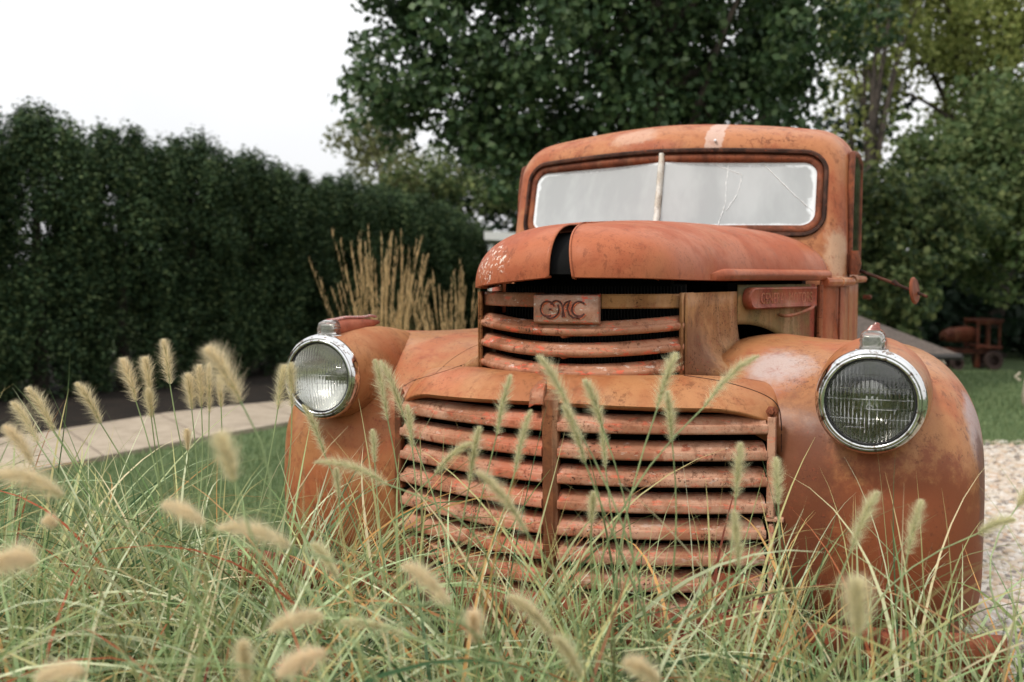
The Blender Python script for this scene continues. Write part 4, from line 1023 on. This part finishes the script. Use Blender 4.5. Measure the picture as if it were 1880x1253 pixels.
def drum(X, D, r, h, lab, tilt):
    c = cw(X, D); m = plain('cream paint', (.50, .44, .33), .5, noise=.2, nscale=9)
    mb = MB(); prof = [(0, 0), (r * .75, 0), (r * .95, h * .12), (r, h * .3), (r, h * .62), (r * .9, h * .8), (r * .55, h * .94), (r * .35, h), (r * .35, h * 1.1), (r * .42, h * 1.13), (0, h * 1.14)]
    root = empty('milk_can', c); tag(root, lab, 'milk can', 'cream milk cans on the lawn')
    o = mb.lathe(prof, (0, 0, 0), (tilt, 0, 1), 32).build('can_body', m, None); o.parent = root
    for s in (-1, 1):
        mb = MB().tube([(s * r * .98, 0, h * .66), (s * r * 1.22, 0, h * .74), (s * r * .98, 0, h * .84)], .012, 6)
        o = mb.build('handle', m, None); o.parent = root
drum(4.28, 10.2, .13, .42, 'cream rounded milk can peeping over the right fender', 0)
drum(4.75, 8.9, .17, .40, 'cream rounded milk can cut by the right edge of the photo', .15)

# antique farm machine under the trees
fb = cw(5.95, 12.9); root = empty('farm_machine', fb); root.scale = (.86, .86, .92); tag(root, 'small rusty orange antique tractor under the dark trees on the right', 'tractor')
rz = Matrix.Rotation(PSI, 3, 'Z')
def T(*p): return rz @ Vector(p)
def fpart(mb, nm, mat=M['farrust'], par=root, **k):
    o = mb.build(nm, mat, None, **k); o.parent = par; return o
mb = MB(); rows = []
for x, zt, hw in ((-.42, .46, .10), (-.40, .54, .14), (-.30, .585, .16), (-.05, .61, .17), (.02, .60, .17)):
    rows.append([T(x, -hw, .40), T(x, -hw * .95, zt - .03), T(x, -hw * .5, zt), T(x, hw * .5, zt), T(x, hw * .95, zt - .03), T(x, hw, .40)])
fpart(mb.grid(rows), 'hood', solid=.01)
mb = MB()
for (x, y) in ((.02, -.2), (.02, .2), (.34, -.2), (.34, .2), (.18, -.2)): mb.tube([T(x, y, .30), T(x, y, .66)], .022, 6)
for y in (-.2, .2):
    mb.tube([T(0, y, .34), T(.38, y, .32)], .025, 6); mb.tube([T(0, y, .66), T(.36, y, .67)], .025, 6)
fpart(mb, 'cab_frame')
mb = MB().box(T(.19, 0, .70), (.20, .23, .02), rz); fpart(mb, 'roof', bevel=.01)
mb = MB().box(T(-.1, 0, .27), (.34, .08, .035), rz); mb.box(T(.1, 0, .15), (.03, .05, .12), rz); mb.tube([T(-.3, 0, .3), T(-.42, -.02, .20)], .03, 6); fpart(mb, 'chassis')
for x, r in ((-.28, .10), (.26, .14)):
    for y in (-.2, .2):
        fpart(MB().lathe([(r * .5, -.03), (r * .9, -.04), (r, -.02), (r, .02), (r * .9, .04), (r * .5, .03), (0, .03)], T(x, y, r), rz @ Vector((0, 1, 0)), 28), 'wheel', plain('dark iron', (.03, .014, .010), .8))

# pale canopy glimpsed left of the hood
cb = cw(0, 15.2); root = empty('carport', cb); tag(root, 'white edged low carport glimpsed between the hedge end and the hood', 'carport')
wm = plain('white metal', (.75, .75, .73), .5)
mb = MB(); mb.add([T(-.4, -.8, 1.86), T(1.8, -.8, 1.76), T(1.8, 1.2, 1.76), T(-.4, 1.2, 1.86), T(-.4, -.8, 1.74), T(1.8, -.8, 1.64), T(1.8, 1.2, 1.64), T(-.4, 1.2, 1.74)], [(0, 1, 2, 3), (7, 6, 5, 4), (0, 4, 5, 1), (1, 5, 6, 2), (2, 6, 7, 3), (3, 7, 4, 0)])
o = mb.build('roof', wm, None, angle=20); o.parent = root
for (x, y) in ((-.3, -.7), (1.7, -.7), (-.3, 1.1), (1.7, 1.1)):
    mb = MB().tube([T(x, y, 0), T(x, y, 1.68)], .04, 8); o = mb.build('post', wm, None); o.parent = root

# ------------------------------------------------------------------ fountain grass
PLM = leafmat('plume bristle', None, rough=.6, trans=.5, attr=True)
clumps = [(-1.75, 2.35, 620, .86), (-1.15, 2.05, 720, .86), (-.62, 1.98, 720, .84), (-.16, 1.72, 640, .83), (.22, 1.55, 600, .83), (.60, 1.42, 560, .82), (.98, 1.40, 480, .77), (-1.15, 1.35, 620, .86), (-.60, 1.22, 600, .86), (-.10, 1.12, 480, .84), (-1.7, 1.65, 560, .86), (.40, 1.05, 400, .70), (.80, 1.05, 300, .64)]
clab = ['at the far left below the path', 'left of the left fender with leaning plumes', 'in front of the left fender', 'below the left half of the grille', 'in front of the grille divider', 'below the right half of the grille',
        'in front of the right fender', 'in the bottom left corner of the photo', 'at the bottom below the left fender', 'at the bottom centre of the photo', 'cut by the left edge of the photo', 'at the bottom edge right of centre', 'in the bottom right corner before the bumper end']
PAL = np.array([[.29, .40, .18], [.40, .51, .28], [.16, .26, .10], [.60, .65, .42], [.05, .11, .045], [.44, .43, .19], [.56, .30, .11], [.32, .085, .038], [.62, .54, .34], [.18, .03, .024]])
PW = np.array([.19, .17, .15, .12, .17, .07, .04, .03, .035, .025])
croots = []
for i, (X, D, n, Lm) in enumerate(clumps):
    n = int(n * 1.22)
    b = cw(X, D); root = empty('fountain_grass', b); croots.append((root, X, D))
    tag(root, 'fountain grass clump ' + clab[i], 'ornamental grass', 'fountain grass clumps in front of the truck')
    a = rng.uniform(0, 6.28, n); r = np.sqrt(rng.uniform(0, 1, n)) * .15
    P = np.stack([np.cos(a) * r, np.sin(a) * r, np.zeros(n)], 1)
    az = a + rng.normal(0, .5, n)
    th0 = rng.uniform(.02, .30, n) + r * 1.0; th1 = th0 + np.abs(rng.normal(1.9, .65, n)); th1 = np.minimum(th1, 2.9)
    n_ = n; L = Lm * 1.06 * rng.uniform(.62, 1.25, n)
    up = rng.uniform(0, 1, n) < .22; th1[up] = th0[up] + rng.uniform(.05, .5, up.sum()); L[up] *= .80
    # blades towards the truck stand up against it
    back = np.array([-math.sin(PSI), math.cos(PSI)]); toward = (np.cos(az) * back[0] + np.sin(az) * back[1]) > .5
    th1[toward] *= .72; L[toward] *= .92
    ci = rng.choice(len(PAL), n, p=PW / PW.sum()); c = PAL[ci] * rng.uniform(.75, 1.25, (n, 1))
    me = ribbons('leaf', P, az, th0, th1, L, rng.uniform(.0038, .0125, n), 16, c, twist=rng.normal(0, .8, n), sweep=rng.normal(0, .5, n), tipcol=((.52, .40, .17), (rng.uniform(0, 1, n) ** 2)), curl=1.9)
    link('leaf', me, LEAFA, root)

PLUMES = [  # base px, tip px, depth, fatness, hue (0 green-cream .. 1 tan)
    (185, 778, 140, 705, 1.9, 1, .6), (100, 792, 50, 714, 1.85, 1, .6), (70, 815, 22, 740, 1.8, 1, .6), (62, 855, 8, 785, 1.5, 1.0, .8), (250, 738, 224, 660, 2.0, 1.1, .7),
    (275, 718, 266, 658, 2.0, .9, .6), (278, 768, 272, 716, 2.0, .85, .5), (312, 706, 300, 625, 2.0, 1.05, .6), (352, 752, 345, 688, 2.1, .95, .6), (370, 748, 366, 672, 2.1, .95, .6),
    (384, 758, 384, 668, 2.1, .95, .6), (406, 748, 403, 690, 2.1, .85, .6), (442, 738, 380, 642, 1.35, 1.15, .7), (430, 885, 402, 800, 1.0, .85, .45), (345, 828, 343, 790, 2.0, .6, .7),
    (510, 752, 522, 672, 2.05, .95, .3), (536, 748, 534, 668, 2.05, .9, .3), (118, 912, -5, 872, 1.1, .9, .7), (378, 965, 300, 930, 1.0, .7, .8), (535, 1005, 398, 972, 1.05, .85, .7),
    (105, 968, 85, 955, 1.3, .6, .8), (-30, 1040, 60, 1030, .95, .9, .8), (160, 1232, 70, 1250, .9, .8, .8), (597, 838, 556, 745, 1.85, .8, .1), (712, 772, 688, 662, 1.9, .95, .15), (742, 768, 698, 664, 1.95, .95, .15),
    (757, 822, 748, 745, 1.9, .75, .05), (712, 890, 578, 850, 1.5, .85, .2), (688, 850, 684, 790, 1.85, .6, .05), (622, 915, 617, 860, 1.8, .6, .1), (912, 798, 938, 690, 1.7, .75, .05), (862, 888, 880, 785, 1.65, .75, .05),
    (798, 872, 865, 815, 1.65, .7, .1), (945, 868, 975, 755, 1.6, .75, .1), (1052, 770, 988, 655, 1.45, .85, .15), (1074, 850, 1034, 745, 1.45, .8, .15), (968, 980, 875, 868, 1.25, .85, .35), (1106, 785, 1074, 700, 1.6, .85, .05), (1112, 862, 1104, 780, 1.65, .55, 0),
    (1206, 752, 1242, 650, 1.55, .9, .1), (1234, 812, 1224, 720, 1.6, .75, .05), (1292, 748, 1392, 655, 1.5, .75, .1), (1351, 915, 1360, 815, 1.5, .75, .1), (1357, 1045, 1347, 940, 1.35, .7, .1), (1429, 928, 1424, 842, 1.5, .7, .05),
    (1562, 1012, 1612, 905, 1.45, .95, .05), (1666, 1020, 1692, 920, 1.45, .8, .05), (1795, 980, 1862, 955, 1.6, .7, .05), (1576, 1168, 1572, 1068, .98, .95, .3), (1086, 962, 1090, 905, 1.5, .6, .1),
    (826, 1112, 742, 1040, 1.0, .8, .75), (597, 1132, 498, 1158, .95, .7, .7), (602, 1198, 512, 1240, .88, .7, .95), (872, 1182, 868, 1128, .98, .6, .9), (1015, 1168, 932, 1098, 1.1, .75, .5),
    (1068, 1245, 1018, 1172, 1.1, .65, .3), (452, 1256, 445, 1182, .95, .65, .6), (745, 1168, 606, 1150, 1.3, .7, .1), (1215, 1256, 1150, 1218, .95, .65, .7), (620, 1065, 574, 1000, 1.3, .7, .2), (1868, 930, 1890, 905, 1.7, .7, .1)]
def plume(root, p0, p1, fat, hue, bx):
    axis = p1 - p0; L = axis.length; ax = axis.normalized(); up = Vector((0, 0, 1))
    sag = up * (L * .10)
    def C(t): return p0 + axis * t + sag * (4 * t * (1 - t))
    n = 1400; t = rng.uniform(0, 1, n) ** .9; base = np.array([C(x)[:] for x in t])
    e1 = ax.cross(up if abs(ax.z) < .9 else Vector((1, 0, 0))).normalized(); e2 = ax.cross(e1)
    ph = rng.uniform(0, 6.28, n); rad = np.outer(np.cos(ph), e1) + np.outer(np.sin(ph), e2)
    prof = np.clip(np.sin(np.pi * np.clip(t * .80 + .17, 0, 1)) ** .75, .25, 1)
    core = .0036 * fat * prof
    isb = rng.uniform(0, 1, n) < .16                          # short spikelets near the axis; the rest are long bristles
    tilt = np.where(isb, rng.uniform(.25, .7, n), rng.uniform(.45, 1.35, n)) * (1 - .35 * t)
    Lb = np.where(isb, rng.uniform(.006, .010, n), rng.uniform(.012, .034, n)) * fat * rng.uniform(.85, 1.15) * prof
    d = np.array(ax)[None] * np.cos(tilt)[:, None] + rad * np.sin(tilt)[:, None]
    P = base + rad * core[:, None] * rng.uniform(.1, 1, (n, 1)); side = np.cross(d, rng.normal(size=(n, 3))); side /= np.linalg.norm(side, axis=1)[:, None]
    wd_ = np.where(isb,   .0008, .00024)[:, None] * (.6 + .4 * fat)
    V = np.stack([P - side * wd_, P + side * wd_, P + d * (Lb * .55)[:, None] + side * wd_ * .7, P + d * Lb[:, None]], 1)
    c0 = np.array([.70, .67, .44]) * (1 - hue) + np.array([.86, .72, .52]) * hue
    c = c0[None] * rng.uniform(.75, 1.3, (n, 1)); c[isb] *= np.array([.66, .66, .50])
    k = np.arange(n)[:, None] * 4; Fq = np.concatenate([k + np.array([[0, 1, 2]]), k + np.array([[0, 2, 3]])], 0)
    V = V.reshape(-1, 3) - np.array(root.location)[None]
    o = link('plume', np_mesh('plume', V, Fq, np.repeat(c, 4, 0)), PLM, root, False)
    # stem from the clump up to the plume
    b0 = Vector((root.location.x + bx[0], root.location.y + bx[1], 0)); h = p0.z
    q = p0 - ax * min(.35, max(.1, h * .5)); q.z = min(q.z, p0.z - .05) if ax.z > .2 else q.z
    pts = []
    for i in range(17):
        s = i / 16; m1 = b0 + Vector((0, 0, h * .55)); pts.append(b0 * (1 - s) ** 3 + m1 * 3 * s * (1 - s) ** 2 + q * 3 * s * s * (1 - s) + p0 * s ** 3)
    pts += [C(.3), C(.6), C(.9)]
    mb = MB().tube([p - root.location for p in pts], [.0016] * 14 + [.0012] * 3 + [.001, .0008, .0004], 5, cap=False)
    mb.build('stem', STEM, o)
STEM = plain('grass stem', (.22, .28, .12), .5, noise=.3, nscale=12)
for (x0, y0, x1, y1, d, fat, hue) in PLUMES:
    p0 = pw(x0, y0, d); p1 = pw(x1, y1, d + random.uniform(-.02, .02))
    best = min(croots, key=lambda r: (r[0].location.xy - p0.xy).length)[0]
    plume(best, p0, p1, fat, hue, (random.uniform(-.1, .1), random.uniform(-.1, .1)))
